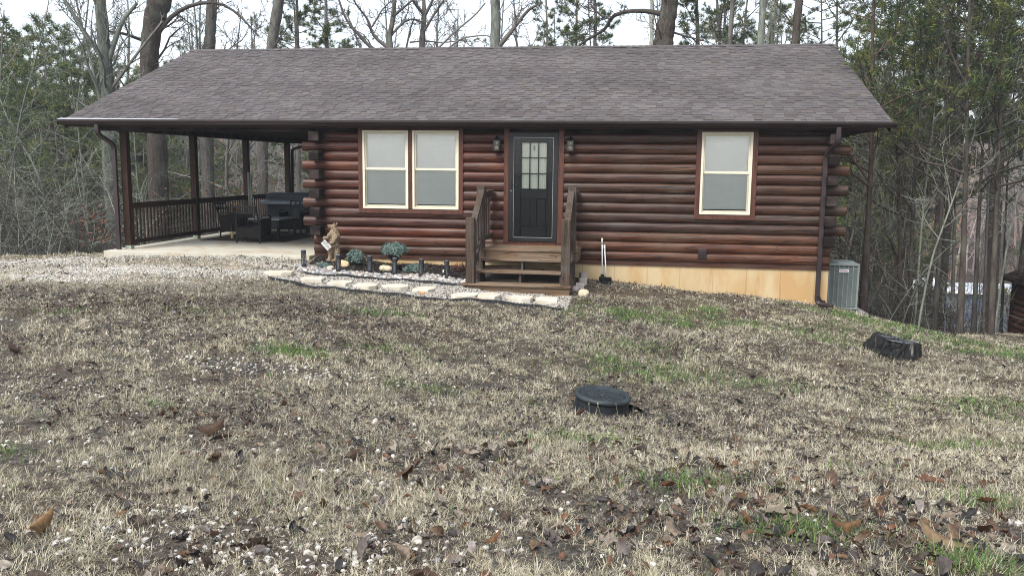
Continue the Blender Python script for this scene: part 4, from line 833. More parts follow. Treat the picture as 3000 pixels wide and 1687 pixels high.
# broom and long handled dustpan
m_wht = noisy('white_handle', (.6, .62, .62), (.72, .74, .74), 9, .4, 0)
p = groundpt(1772, 838)
def leaning(name, top, foot, label, head):
    r = empty(name, tuple(foot), 0, label, head); F_ = Vector(foot); T_ = Vector(top)-F_
    part(MB().tube([(0, 0, .12), tuple(T_)], .011, 8), 'handle', m_wht, r, smooth=True).location = (0, 0, 0)
    part(MB().tube([tuple(T_*.86), tuple(T_)], .017, 8), 'grip', noisy('pale_green_grip', (.45, .52, .42), (.55, .62, .52), 9, .6, 0) if head == 'broom' else m_wht, r, smooth=True).location = (0, 0, 0); return r
ft = at(1764, 833, -.22); tp = at(1764, 698, -.06); br = leaning('broom', tp, (ft[0], -.22, G(ft[0], -.22)), 'taller white handled broom leaning on the wall right of the steps', 'broom')
part(MB().box(-.06, .06, -.03, .03, .0, .10).box(-.035, .035, -.02, .02, .10, .14), 'brush_head', m_hard, br, bevel=.008).location = (0, 0, 0)
ft = at(1775, 840, -.3); tp = at(1771, 718, -.06); dpn = leaning('dustpan', tp, (ft[0], -.30, G(ft[0], -.30)), 'shorter white handled dustpan with a black pan beside the broom', 'dustpan')
part(MB().box(-.09, .10, -.10, .07, .0, .012).box(-.09, .10, .058, .07, .012, .10).box(-.09, -.078, -.1, .058, .012, .07).box(.088, .10, -.1, .058, .012, .07), 'pan', m_hard, dpn).location = (0, 0, 0)

# air conditioner
AX0, AX1, AY0, AY1 = 10.20, 10.78, .95, 1.53; az = G(10.5, 1.2)
ac = empty('air_conditioner', ((AX0+AX1)/2, (AY0+AY1)/2, -.95), 0, 'grey green louvred air conditioner at the right corner of the cabin', 'air conditioner')
m_ac = noisy('grey_green_casing', (.20, .235, .22), (.26, .29, .275), 4, .45, 0)
z0, z1 = -.93, -.045
b = MB(); b.box(AX0+.03, AX1-.03, AY0+.03, AY1-.03, z0+.02, z1-.04); part(b, 'coil', noisy('dark_coil', (.03, .035, .035), (.05, .055, .055), 60, .7, 0), ac)
b = MB(); k = z0+.05
while k < z1-.07:
    b.box(AX0+.012, AX1-.012, AY0+.008, AY0+.026, k, k+.006, rot=(.5, 0, 0)).box(AX0+.008, AX0+.026, AY0+.03, AY1-.03, k, k+.006).box(AX1-.026, AX1-.008, AY0+.03, AY1-.03, k, k+.006); k += .0145
part(b, 'louvres', m_ac, ac)
b = MB()
for k in range(7): xx = AX0+.03+(AX1-AX0-.06)*k/6; b.box(xx-.008, xx+.008, AY0, AY0+.01, z0+.03, z1-.045); b.box(AX1-.01, AX1, AY0+.03+(AY1-AY0-.06)*k/6-.008, AY0+.03+(AY1-AY0-.06)*k/6+.008, z0+.03, z1-.045)
for xx in (AX0, AX1-.03): b.box(xx, xx+.03, AY0-.001, AY0+.03, z0+.02, z1-.03).box(xx, xx+.03, AY1-.03, AY1+.001, z0+.02, z1-.03)
b.box(AX0-.004, AX1+.004, AY0-.006, AY1+.006, z0, z0+.035); part(b, 'frame', m_ac, ac, bevel=.003)
b = MB().box(AX0-.004, AX1+.004, AY0-.006, AY1+.006, z1-.045, z1); b.lathe([(.26, z1), (.25, z1+.03), (.10, z1+.045), (0, z1+.047)], (AX0+AX1)/2, (AY0+AY1)/2, 16); part(b, 'top_cover', m_ac, ac, bevel=.012)
b = MB(); b.box(AX0+.20, AX0+.38, AY0-.012, AY0, -.215, -.155); bd = part(b, 'badge', noisy('white_badge', (.75, .74, .74), (.8, .8, .8), 3, .3, 0), ac, bevel=.02); o = MB().tube([(AX0+.22, AY0-.014, -.184), (AX0+.25, AY0-.014, -.177), (AX0+.28, AY0-.014, -.187), (AX0+.31, AY0-.014, -.180), (AX0+.345, AY0-.014, -.187), (AX0+.36, AY0-.014, -.18)], .006, 5).build('badge_script', noisy('red_script', (.35, .10, .12), (.4, .12, .14), 3, .5, 0), bd)
b = MB().tube([(AX0-.2, AY0+.3, z0+.25), (AX0, AY0+.3, z0+.2)], .015, 8); part(b, 'pipe', m_hard, ac)
o = MB().box(AX0-.12, AX1+.18, AY0-.28, AY1+.15, z0-.09, z0-.01).build('equipment_pad', m_pad, None, bevel=.015); o.rotation_euler = (0, R_(1.5), 0); tag(o, 'grey concrete pad under the air conditioner', 'concrete pad'); o.location = (0, 0, .26)

# septic riser
rp_ = groundpt(1757, 1220); RX, RY = rp_[0], rp_[1]+.24; rz = G(RX, RY)
rs = empty('septic_riser', (RX, RY, rz+.008), 0, 'round black septic riser with a waffle patterned lid sticking out of the lawn', 'septic riser'); rs.rotation_euler = (R_(2), R_(5), 0)
m_rise = noisy('black_plastic', (.005, .006, .008), (.014, .017, .02), 12, .55, .15); m_lid = noisy('blue_black_lid', (.012, .017, .02), (.03, .04, .045), 8, .5, .15)
part(MB().lathe([(.27, -.10), (.262, .02), (.252, .06), (.246, .135), (.236, .14), (0, .14)], 0, 0, 40), 'riser_ring', m_rise, rs, smooth=False).location = (0, 0, 0)
part(MB().lathe([(.22, .05), (.27, .015), (.33, -.005), (.36, -.05)], .16, -.05, 30), 'skirt', m_rise, rs, smooth=True).location = (0, 0, .02)
b = MB().lathe([(.236, .140), (.256, .142), (.262, .155), (.260, .175), (.250, .184), (.224, .186), (.218, .172), (0, .172)], 0, 0, 48); ld = part(b, 'lid', m_lid, rs, smooth=True); ld.location = (0, 0, 0)
b = MB()
for k in range(-4, 5):
    a = k*.048; h = math.sqrt(max(0, .21**2-a*a))
    for ang in (R_(45), R_(-45)):
        ca, sa = math.cos(ang), math.sin(ang); P0 = (a*ca-h*sa, a*sa+h*ca, .174); P1 = (a*ca+h*sa, a*sa-h*ca, .174); b.tube([P0, P1], .005, 4)
b.lathe([(0, .182), (.035, .182), (.04, .172)], 0, 0, 16); b = b.build('lid_ribs', m_lid, ld)
for (dx, dy) in ((-.09, -.26), (-.05, -.27), (.02, -.28), (.17, -.22)):  # tall dead seed stalks in front
    x_, y_ = RX+dx, RY+dy; z_ = G(x_, y_); q = random.uniform(-.05, .05); b = MB().tube([(x_, y_, z_-.01), (x_+q*.5, y_, z_+.05), (x_+q, y_-.01, z_+.12)], [.0016, .0013, .001], 4).tube([(x_+q, y_-.01, z_+.118), (x_+q*1.1, y_-.01, z_+.134)], .004, 5)
    o = b.build('seed_stalk', noisy('dry_stalk', (.42, .37, .25), (.5, .45, .32), 5, .7, 0) if 'dry_stalk' not in bpy.data.materials else bpy.data.materials['dry_stalk']); tag(o, {-.09: 'leftmost thin dry seed stalk in front of the black septic riser', -.05: 'second thin dry seed stalk from the left before the black septic riser', .02: 'thin dry seed stalk before the middle of the black septic riser', .17: 'rightmost thin dry seed stalk beside the black septic riser'}[dx], 'stalk', 'dry seed stalks before the septic riser')

# stump
sp = groundpt(2634, 1052); q = np.random.default_rng(4); SX, SY = sp[0], sp[1]+.25; szz = G(SX, SY)
stump = empty('tree_stump', (SX, SY, szz), 0, 'low dark charred tree stump on the lawn below the air conditioner', 'tree stump'); stump.rotation_euler = (0, R_(9), 0)
n = 64; th = np.linspace(0, 2*np.pi, n, endpoint=False); lob = 1+.09*np.sin(th*3+1)+.07*np.sin(th*5)+.06*np.sin(th*11+2)+q.normal(0, .035, n); prof = [(1.2, -.15), (1.08, -.02), (1.06, .06), (1.0, .15), (.98, .205), (.93, .225), (.6, .225), (.3, .23), (0.01, .225)]
V = []; 
for k, (r, z) in enumerate(prof):
    jj = q.normal(0, .012, n) if k < 6 else q.normal(0, .004, n)
    V += [((.30*r*lob[i]**(1.6 if k < 3 else 1)+jj[i])*math.cos(th[i]), (.33*r*lob[i]+jj[i])*math.sin(th[i]), z+(q.normal(0, .008) if k > 2 else 0)-.02*math.sin(th[i]*2)*(k in (4, 5))) for i in range(n)]
i = np.arange(len(prof)-1)[:, None]*n; j = np.arange(n)[None]; F = np.stack([i+j, i+(j+1) % n, i+n+(j+1) % n, i+n+j], -1).reshape(-1, 4)
t = NT('charred_stump'); f = t.noise(t.coords((1, 1, .3)), 16, 7, .75); g_ = t.noise(t.coords((3, 3, .6)), 3, 4)
c = t.ramp(f, [(.35, (.003, .003, .0035)), (.55, (.010, .011, .011)), (.7, (.075, .055, .038))]); c = t.mix(t.ramp(g_, [(.62, (0, 0, 0)), (.70, (.8, .8, .8))]), c, (.20, .19, .17)); m_stump = t.set(c, .75, .3); t.bump(f, 1, .02)
s_ = mk('stump_wood', V, [F], m_stump, stump, None, False)
t = NT('stump_top'); f = t.noise(t.coords((.5, 5, 1)), 3, 5, .7); m_top = t.set(t.ramp(f, [(.42, (.008, .009, .010)), (.56, (.05, .055, .06)), (.68, (.34, .36, .36))]), .5, .5); t.bump(f, .8, .01)
mk('cut_face', [(.27*lob[i]*math.cos(th[i]), .295*lob[i]*math.sin(th[i]), .228+q.normal(0, .004)) for i in range(n)]+[(0, 0, .236)], [np.array([[i, (i+1) % n, n] for i in range(n)])], m_top, stump)

# ------------------------------------------------------------------ porch furniture
m_wick = NT('dark_wicker'); t = m_wick; wv1 = t.n('TexWave'); wv1.bands_direction = 'Z'; wv1.inputs['Scale'].default_value = 26; t.l(t.coords(), wv1.inputs['Vector']); wv2 = t.n('TexWave'); wv2.bands_direction = 'DIAGONAL'; wv2.inputs['Scale'].default_value = 22; t.l(t.coords((1, 1, 0)), wv2.inputs['Vector'])
mm = t.mix(.5, wv1.outputs['Color'], wv2.outputs['Color']); m_wicker = t.set(t.ramp(mm, [(.25, (.003, .0025, .002)), (.6, (.020, .014, .011))]), .6, .3); t.bump(mm, .8, .006)
m_pframe = noisy('black_patio_metal', (.004, .004, .0045), (.008, .008, .009), 10, .4, 0, spec=.4)
FZ = -.03
def chair(loc, rz, label):
    r = empty('patio_chair', (loc[0], loc[1], FZ), rz, label, 'patio chair', 'wicker patio chairs around the porch table')
    W, D = .29, .29
    for sx in (-1, 1):
        part(MB().tube([(sx*W, D, 0), (sx*(W-.015), D-.01, .25), (sx*W, D, .56)], .018, 6), 'leg', m_pframe, r).location = (0, 0, 0)
        part(MB().tube([(sx*(W-.01), -D, 0), (sx*(W-.02), -D+.02, .3), (sx*(W-.03), -D-.03, .55), (sx*(W-.04), -D-.13, .84)], .02, 6), 'leg', m_pframe, r).location = (0, 0, 0)
        P = [(sx*(W+.0), D+.02, .55), (sx*(W+.03), D*.5, .615), (sx*(W+.03), 0, .63), (sx*(W+.02), -D*.6, .60), (sx*(W-.02), -D-.04, .56)]
        b = MB(); b.tube(P, .022, 6, flat=.45); part(b, 'arm', m_pframe, r, smooth=True).location = (0, 0, 0)
        b = MB(); b.add([(sx*(W-.012), -D+.02, .14), (sx*(W-.012), D-.02, .14), (sx*(W+.012), D-.02, .14), (sx*(W+.012), -D+.02, .14), (sx*(W-.005), -D, .55), (sx*(W-.005), D, .55), (sx*(W+.02), D, .55), (sx*(W+.02), -D, .55)], BOXF); part(b, 'side_panel', m_wicker, r).location = (0, 0, 0)
    part(MB().box(-W, W, -D, D, .30, .36), 'seat', m_wicker, r, bevel=.01).location = (0, 0, 0)
    part(MB().box(-W+.02, W-.02, D-.015, D+.01, .12, .30), 'front_panel', m_wicker, r).location = (0, 0, 0)
    part(MB().box(-W+.02, W-.02, -D-.005, -D+.02, .12, .34), 'back_panel', m_wicker, r).location = (0, 0, 0)
    b = MB(); sl = lambda z: -D-.03-(z-.5)*.35
    b.box(-W+.03, W-.03, sl(.82)-.012, sl(.82)+.012, .80, .845).box(-W+.03, W-.03, sl(.70)-.012, sl(.70)+.012, .685, .71)
    for x_ in (-.12, 0, .12): b.box(x_-.02, x_+.02, sl(.75)-.01, sl(.75)+.01, .71, .80)
    for x_ in (-.11, .11):
        P = [(x_+.085*math.cos(a), sl(.53+.14*math.sin(a)), .53+.15*math.sin(a)) for a in np.linspace(0, 2*math.pi, 17)]; b.tube(P, .009, 5, caps=False)
    part(b, 'backrest', m_pframe, r).location = (0, 0, 0)
    return r
chair((-2.20, 2.30), 0, 'wicker patio chair with its back to the lawn, nearest of the porch chairs')
chair((-3.22, 3.55), R_(-90), 'wicker patio chair against the left porch railing')
chair((-2.35, 5.05), R_(180), 'wicker patio chair on the far side of the table before the hot tub')
chair((-1.25, 4.05), R_(90), 'wicker patio chair mostly hidden by the log corner')
tb = empty('patio_table', (-2.35, 3.45, FZ), 0, 'low black patio table with a pale glass top amid the chairs', 'table')
part(MB().box(-.50, .50, -.52, .52, .47, .492), 'tabletop', noisy('frosted_tabletop', (.40, .43, .42), (.5, .53, .52), 6, .12, 0), tb, bevel=.005).location = (0, 0, 0)
part(MB().box(-.51, .51, -.53, .53, .44, .468), 'table_frame', m_pframe, tb, bevel=.004).location = (0, 0, 0)
part(MB().box(-.44, .44, -.46, .46, .12, .145), 'shelf', m_wicker, tb).location = (0, 0, 0)
for sx in (-1, 1):
    for sy in (-1, 1): part(MB().box(sx*.46-.025, sx*.46+.025, sy*.48-.025, sy*.48+.025, 0, .44), 'leg', m_pframe, tb).location = (0, 0, 0)
t = NT('striped_rug'); wv = t.n('TexWave'); wv.inputs['Scale'].default_value = 2.6; wv.bands_direction = 'X'; t.l(t.coords(), wv.inputs['Vector']); m_rug = t.set(t.ramp(wv.outputs['Color'], [(.4, (.045, .033, .024)), (.6, (.12, .095, .07))]), .95, .1)
o = MB().box(-3.6, -1.53, 2.42, 4.9, FZ+.001, FZ+.012).build('rug', m_rug); tag(o, 'flat brown striped rug under the patio table', 'rug')
# lamp-oil bottle
o = empty('torch_bottle', (-3.13, 3.12, FZ), 0, 'slim bottle with a yellow lower half behind the nearest patio chair', 'bottle')
part(MB().lathe([(0, 0), (.035, .0), (.036, .02), (.034, .17), (.0, .172)], 0, 0, 12), 'bottle_base', noisy('yellow_plastic', (.60, .47, .12), (.68, .55, .18), 4, .35, 0), o, smooth=True).location = (0, 0, 0)
part(MB().lathe([(.033, .172), (.030, .22), (.018, .27), (.018, .33), (0, .335)], 0, 0, 12), 'bottle_top', m_rise, o, smooth=True).location = (0, 0, 0)
# hot tub
ht = empty('hot_tub', (-2.6, 6.9, FZ), 0, 'covered grey hot tub at the back of the porch', 'hot tub')
m_tub = noisy('grey_tub_skirt', (.035, .042, .05), (.06, .07, .082), 2, .6, .2, stretch=(1, 1, .3)); m_cov = noisy('blue_grey_vinyl_cover', (.13, .16, .19), (.19, .22, .26), 3, .35, .3)
part(MB().box(-1.03, 1.03, -1.0, 1.0, 0, .74), 'skirt', m_tub, ht, bevel=.07).location = (0, 0, 0)
b = MB(); b.add([(-1.07, -1.05, .70), (1.07, -1.05, .70), (1.07, 1.05, .70), (-1.07, 1.05, .70), (-1.06, -1.04, .80), (1.06, -1.04, .80), (1.06, 1.04, .80), (-1.06, 1.04, .80)], BOXF).add([(-1.06, -1.04, .801), (1.06, -1.04, .801), (1.06, 1.04, .801), (-1.06, 1.04, .801), (-1.0, -.04, .87), (1.0, -.04, .87), (1.0, .04, .87), (-1.0, .04, .87)], BOXF); part(b, 'cover', m_cov, ht, bevel=.02).location = (0, 0, 0)
part(MB().lathe([(0, 0), (.05, .0), (.05, .012), (0, .014)], 0, 0, 14), 'filter_cap', m_hard, ht).location = (-.86, -1.0, .5)
ht.children[-1].rotation_euler = (R_(90), 0, 0)
part(MB().tube([(.05, -1.04, .74), (.08, -1.06, .45), (.02, -1.06, .16)], .008, 5), 'cover_strap', m_hard, ht).location = (0, 0, 0)
bb = empty('upright_board', (-3.72, 5.42, FZ), 0, 'tall grey green board standing by the third porch post', 'board')
part(MB().box(-.055, .0, -.02, .02, 0, 1.56), 'plank', noisy('grey_green_plank', (.10, .12, .11), (.17, .19, .17), 6, .6, .1, stretch=(1, 1, .1)), bb, bevel=.004).location = (0, 0, 0)
part(MB().box(.004, .05, -.01, .03, .05, 1.50), 'plank', bpy.data.materials['grey_green_plank'], bb, bevel=.004).location = (0, 0, 0)
part(MB().tube([(.06+.03*math.cos(a), 0, .86+.05*math.sin(a)) for a in np.linspace(0, 6.28, 10)], .006, 5, caps=False), 'ring', m_alum, bb).location = (0, 0, 0)

# ------------------------------------------------------------------ trees
def tubes(lines, sides):
    """lines: list of (pts (n,3), radii (n,), colour) -> V, F, C grouped by length"""
    by = {}
    for p, r, c in lines: by.setdefault(len(p), []).append((p, r, c))
    VV, FF, CC, off = [], [], [], 0
    for n, L in by.items():
        P = np.array([l[0] for l in L], float); Rr = np.array([l[1] for l in L], float); Cc = np.array([l[2] for l in L], float); m = len(L)
        T = np.gradient(P, axis=1); T /= np.linalg.norm(T, axis=2)[..., None]+1e-9
        ref = np.where(np.abs(T[:, :, 2:3]).mean(1, keepdims=True) < .8, np.array([0, 0, 1.]), np.array([1., 0, 0])); A = np.cross(T, ref); A /= np.linalg.norm(A, axis=2)[..., None]+1e-9; Bv = np.cross(T, A)
        th = np.linspace(0, 2*np.pi, sides, endpoint=False)
        V = P[:, :, None]+Rr[:, :, None, None]*(A[:, :, None]*np.cos(th)[None, None, :, None]+Bv[:, :, None]*np.sin(th)[None, None, :, None])
        b = np.arange(m)[:, None, None]*n*sides+np.arange(n-1)[None, :, None]*sides; j = np.arange(sides)[None, None]; j2 = (j+1) % sides
        F = np.stack([b+j, b+j2, b+sides+j2, b+sides+j], -1).reshape(-1, 4)+off
        VV.append(V.reshape(-1, 3)); FF.append(F); CC.append(np.repeat(Cc, n*sides, 0)); off += m*n*sides
    return np.concatenate(VV), np.concatenate(FF), np.concatenate(CC)
def wander(q, p, d, L, n, wig, up):
    d = np.array(d, float); d /= np.linalg.norm(d); P = [np.array(p, float)]
    for k in range(n-1):
        d = d+q.normal(0, wig, 3)+np.array([0, 0, up]); d /= np.linalg.norm(d); P.append(P[-1]+d*L/(n-1))
    return np.array(P)
def branchset(q, path, rad, t0, count, Lf, depth, colr, wig=.16, up=.05, ang=(.7, 1.2), out=None, tips=None, minr=.004, kids=(6, 5, 4)):
    """grow side limbs from a path"""
    n = len(path)
    for k in range(count):
        t_ = t0+(1-t0)*(k+q.random())/count; f = t_*(n-1); i = min(int(f), n-2); fr = f-i; p = path[i]*(1-fr)+path[i+1]*fr; r = rad[i]*(1-fr)+rad[i+1]*fr
        T = path[i+1]-path[i]; T /= np.linalg.norm(T)+1e-9; v = q.normal(0, 1, 3); v -= T*(v@T); v /= np.linalg.norm(v); a = q.uniform(*ang); d = T*math.cos(a)+v*math.sin(a)
        L = Lf*(1.1-t_*.75)*q.uniform(.6, 1.15) if depth > 0 else Lf*q.uniform(.5, 1.1); m = 6 if depth > 1 else (5 if depth == 1 else 4)
        P = wander(q, p, d, L, m, wig, up); r0 = max(min(r*.62, L*.022), minr*1.6); Rr = np.linspace(r0, max(r0*.3, minr), m)
        out[depth].append((P, Rr, colr*q.uniform(.8, 1.2)))
        if depth > 0: branchset(q, P, Rr, .2, kids[depth-1], L*.5, depth-1, colr, wig*1.15, up, (.5, 1.1), out, tips, minr, kids)
        if tips is not None: tips.append((P, depth))
def lines_mesh(name, out, parent, mat=None, split=True):
    A = []
    for dep, sides in ((2, 6), (1, 4), (0, 3)):
        if out[dep]: A.append(tubes(out[dep], sides))
    off = 0; V, F, C = [], [], []
    for v, f, c in A: V.append(v); F.append(f+off); C.append(c); off += len(v)
    return mk(name, np.concatenate(V), [np.concatenate(F)], mat or m_twig, parent, np.concatenate(C), True)
def trunkmesh(name, path, rad, colr, parent, sides=12, q=None):
    q = q or np.random.default_rng(1); n = len(path); m = (n-1)*6+1; tt = np.linspace(0, n-1, m); P = np.stack([np.interp(tt, range(n), path[:, k]) for k in range(3)], -1)
    Ps = P.copy(); 
    for _ in range(3): Ps[1:-1] = (Ps[:-2]+Ps[1:-1]*2+Ps[2:])/4
    Rr = np.interp(tt, range(n), rad)*(1+q.normal(0, .03, m)); V, F, C = tubes([(Ps, Rr, colr)], sides)
    V = V.reshape(m, sides, 3); ctr = Ps[:, None]; V = ctr+(V-ctr)*(1+q.normal(0, .035, (1, sides, 1))+q.normal(0, .02, (m, sides, 1))); return mk(name, V.reshape(-1, 3), [F], m_bark, parent, C, True)
BARK = {'grey': np.array([.17, .155, .14]), 'brown': np.array([.092, .076, .064]), 'dark': np.array([.06, .052, .046]), 'pale': np.array([.36, .37, .31]), 'lichen': np.array([.22, .235, .20]), 'red': np.array([.095, .070, .058])}
def needles(q, centers, outs, size, per, colr, w=.010):
    m = len(centers); C0 = np.repeat(centers, per, 0); O = np.repeat(outs, per, 0); d = q.normal(0, 1, (m*per, 3)); d /= np.linalg.norm(d, axis=1)[:, None]; d = d+O*.7; d /= np.linalg.norm(d, axis=1)[:, None]
    s = np.cross(d, q.normal(0, 1, (m*per, 3))); s /= np.linalg.norm(s, axis=1)[:, None]; L = np.repeat(size, per)[:, None]*q.uniform(.6, 1.1, (m*per, 1)); base = C0+q.normal(0, .12, (m*per, 3))*np.repeat(size, per)[:, None]
    V = np.stack([base-s*w, base+s*w, base+d*L], 1).reshape(-1, 3); C = np.repeat(np.repeat(colr, per, 0)*q.uniform(.75, 1.25, (m*per, 1)), 3, 0); return V, np.arange(len(V)).reshape(-1, 3), C
PG = np.array([(.075, .105, .035), (.105, .13, .035), (.035, .06, .028), (.14, .145, .04), (.055, .085, .045)])
def pine_variant(seed, Hh, r0, crown0, R, nb, tone=1.0, dense=1.0, per=12, nsz=.22, w=.012, pal=PG):
    """returns (trunk, crown) templates; crown0 = height fraction where limbs begin"""
    q = np.random.default_rng(seed); path = wander(q, (0, 0, -.5), (0, 0, 1), Hh+.5, 8, .015, .02); rad = np.linspace(r0, r0*.12, 8); out = {0: [], 1: [], 2: []}; cen, outs, szs = [], [], []
    for k in range(nb):
        t_ = crown0+(1-crown0)*(k+q.random())/nb; f = t_*7; i = min(int(f), 6); p = path[i]+(path[i+1]-path[i])*(f-i); a = k*2.4+q.normal(0, .5); prof = (1-((t_-crown0)/(1-crown0))**1.6)*.9+.12; low = min(1, .55+(t_-crown0)*2.5); L = R*prof*low*q.uniform(.6, 1.15)
        P = wander(q, p, (math.cos(a), math.sin(a), q.uniform(-.15, .45)), L, 6, .10, .03); out[1].append((P, np.linspace(max(.012, L*.014), .006, 6), BARK['brown']*.9))
        ntw = int(5*dense*L/1.5)+2
        for z in range(ntw):
            s = q.uniform(.25, 1)**.8; fi = s*5; ii = min(int(fi), 4); pp = P[ii]+(P[ii+1]-P[ii])*(fi-ii); dd = (P[5]-P[0])/L; v = q.normal(0, 1, 3); v[2] = v[2]*.3+.25; d2 = dd*.7+v*.6; T = wander(q, pp, d2, L*q.uniform(.14, .38), 4, .15, .05); out[0].append((T, np.linspace(.008, .004, 4), BARK['brown']))
            for c in (T[1], T[2], T[3], (T[2]+T[3])/2):
                if q.random() < .62: cen.append(c+q.normal(0, .03, 3)); d3 = T[3]-T[0]; outs.append(d3/(np.linalg.norm(d3)+1e-6)+np.array([0, 0, .35])); szs.append(nsz*q.uniform(.7, 1.2))
    cen = np.array(cen); colr = pal[q.integers(0, len(pal), len(cen))]*tone*q.uniform(.8, 1.2, (len(cen), 1)); V, F, C = needles(q, cen, np.array(outs), np.array(szs), per, colr, w)
    return path, rad, out, (V, F, C)
def build_pine(name, loc, var, colr, label, group=None, sc_=1, rz=0, trunk_extra=None):
    r = empty(name, loc, 0, label, 'pine tree', group); path, rad, out, (V, F, C) = var
    trunkmesh('trunk', path, rad, colr, r, 8); lines_mesh('branches', out, r); mk('crown', V, [F], m_needle, r, C); r.scale = (sc_,)*3; r.rotation_euler = (0, 0, rz); return r
def place_copy(src, loc, rz, s, label, group, tilt=0):
    c = copy_tree(src); c.location = loc; c.rotation_euler = (tilt, tilt*.6, rz); c.scale = (s,)*3; c['label'] = label
    if group: c['group'] = group
    return c

LM = [(0, 'the left edge'), (300, 'the forked oak'), (450, 'the thick leaning oak'), (615, 'the straight grey oak'), (805, 'the leaning trunk'), (1150, 'the spreading bare tree'), (1240, 'the pale forked tree'), (1450, 'the mossy trunk'), (1950, 'the thickest trunk'), (2232, 'the twin trunks'), (2440, 'the right ridge end'), (2640, 'the leaning pine'), (2740, 'the tallest sapling'), (2900, 'the right edge pine'), (3005, 'the right edge')]
USED = set()
def wlabel(kind, u, Y, s_, fallback):
    for i in range(len(LM)-1):
        if LM[i][0] <= u < LM[i+1][0]:
            f = (u-LM[i][0])/(LM[i+1][0]-LM[i][0]); w_ = 'just right of %s' % LM[i][1] if f < .34 else ('just left of %s' % LM[i+1][1] if f > .66 else 'midway between %s and %s' % (LM[i][1], LM[i+1][1]))
            for lab in ('%s %s' % (kind, w_), '%s %s %s' % ('small' if s_ < .8 else 'tall', kind, w_), '%s %s, farther back' % (kind, w_)):
                if lab not in USED: USED.add(lab); return lab
    return fallback
# signature trees behind the cabin: trunk outlines follow the photograph at their own distance
def sig(name, pxs, Y, hw, colr, label, cat, seed, nb=14, Lf=3.2, t0=.35, depth=2, needle=None, up=.05, extra=6., kids=(6, 5, 4), minr=.006, wig=.17, lean=None):
    q = np.random.default_rng(seed); W = np.array([at(u, v, Y) for u, v in pxs]); D = np.linalg.norm(W[0]-CAM); rad = np.array([h*D/FPX/2 for h in hw])
    g = G(W[-1][0], Y); foot = np.array([W[-1][0]+(W[-1][0]-W[-2][0])*.25, Y, g-.4]); Wd = (W[0]-W[min(1, len(W)-1)]); Wd /= np.linalg.norm(Wd); top = wander(q, W[0], Wd+q.normal(0, .05, 3), extra, 5, .07, .12)[1:]
    P = np.concatenate([[foot], W[::-1], top]); Rr = np.concatenate([[rad[-1]*1.3], rad[::-1], np.linspace(rad[0]*.85, rad[0]*.2, 4)]); base = Vector(foot)
    r = empty(name, tuple(foot), 0, label, cat); Pl = P-foot; trunkmesh('trunk', Pl, Rr, colr, r, 12, q); out = {0: [], 1: [], 2: []}; tips = []
    # even resample so that limbs are spread by height
    seg = np.r_[0, np.cumsum(np.linalg.norm(np.diff(Pl, axis=0), axis=1))]; s2 = np.linspace(0, seg[-1], 14); Pe = np.stack([np.interp(s2, seg, Pl[:, k]) for k in range(3)], -1); Re = np.interp(s2, seg, Rr)
    branchset(q, Pe, Re, t0, nb, Lf, depth, colr*1.05, wig, up, (.6, 1.25), out, tips, minr, kids)
    return r, out, tips, q, foot
def finish(r, out, q, tips=None, needle=None):
    lines_mesh('branches', out, r)
    if needle is not None:
        cen, outs = [], []
        for P, dep in tips:
            if dep == 0:
                for k in (1, 2, 3): cen.append(P[k]); outs.append((P[3]-P[0])/(np.linalg.norm(P[3]-P[0])+1e-6))
        cen = np.array(cen); outs = np.array(outs); k = q.random(len(cen)) < needle; cen, outs = cen[k], outs[k]; c = PG[q.integers(0, 5, len(cen))]*q.uniform(.8, 1.3, (len(cen), 1)); V, F, C = needles(q, cen, outs, q.uniform(.14, .24, len(cen)), 9, c, .011); mk('crown', V, [F], m_needle, r, C)
def limb(out, foot, pxs, Y, hw, colr, q, nb=8, Lf=1.4):
    W = np.array([at(u, v, Y) for u, v in pxs])-foot; D = np.linalg.norm(W[0]+foot-CAM); rad = np.array([h*D/FPX/2 for h in hw]); n = 12; tt = np.linspace(0, len(W)-1, n); P = np.stack([np.interp(tt, range(len(W)), W[:, k]) for k in range(3)], -1); P[1:-1] = (P[:-2]+2*P[1:-1]+P[2:])/4; Rr = np.interp(tt, range(len(W)), rad)
    P[:, 1] += np.linspace(0, q.uniform(-.8, .8), n); out[2].append((P, Rr, colr)); branchset(q, P, Rr, .2, nb, Lf, 1, colr, .2, .03, (.5, 1.2), out, None, .006, (6, 5, 4))
S = sig('oak_tree', [(293, 0), (306, 165), (315, 260), (322, 500), (335, 700)], 9.5, (26, 31, 33, 36, 40), BARK['lichen']*.55, 'lichen grey oak rising left of the porch roof with forked limbs', 'tree', 1, 18, 3.0, .35)
limb(S[1], S[4], [(306, 175), (250, 90), (205, 0)], 9.5, (14, 11, 8), BARK['lichen']*.6, S[3]); limb(S[1], S[4], [(318, 175), (340, 60), (370, 0)], 9.5, (15, 11, 8), BARK['lichen']*.6, S[3]); limb(S[1], S[4], [(320, 270), (380, 180), (470, 60)], 9.5, (9, 7, 5), BARK['grey'], S[3]); finish(S[0], S[1], S[3])
S = sig('oak_tree', [(470, 0), (450, 60), (440, 130), (436, 215), (460, 400), (466, 600)], 12, (60, 52, 47, 46, 50, 54), BARK['brown']*.85, 'thick leaning brown oak seen above the roof end and through the first porch bay', 'tree', 2, 16, 3.4, .42)
limb(S[1], S[4], [(468, 92), (500, 45), (560, 10), (640, 2), (700, 45), (750, 105)], 12, (12, 11, 10, 8, 6, 4), BARK['dark']*1.3, S[3]); limb(S[1], S[4], [(415, 118), (385, 105), (345, 100)], 12, (9, 8, 5), BARK['dark'], S[3]); finish(S[0], S[1], S[3])
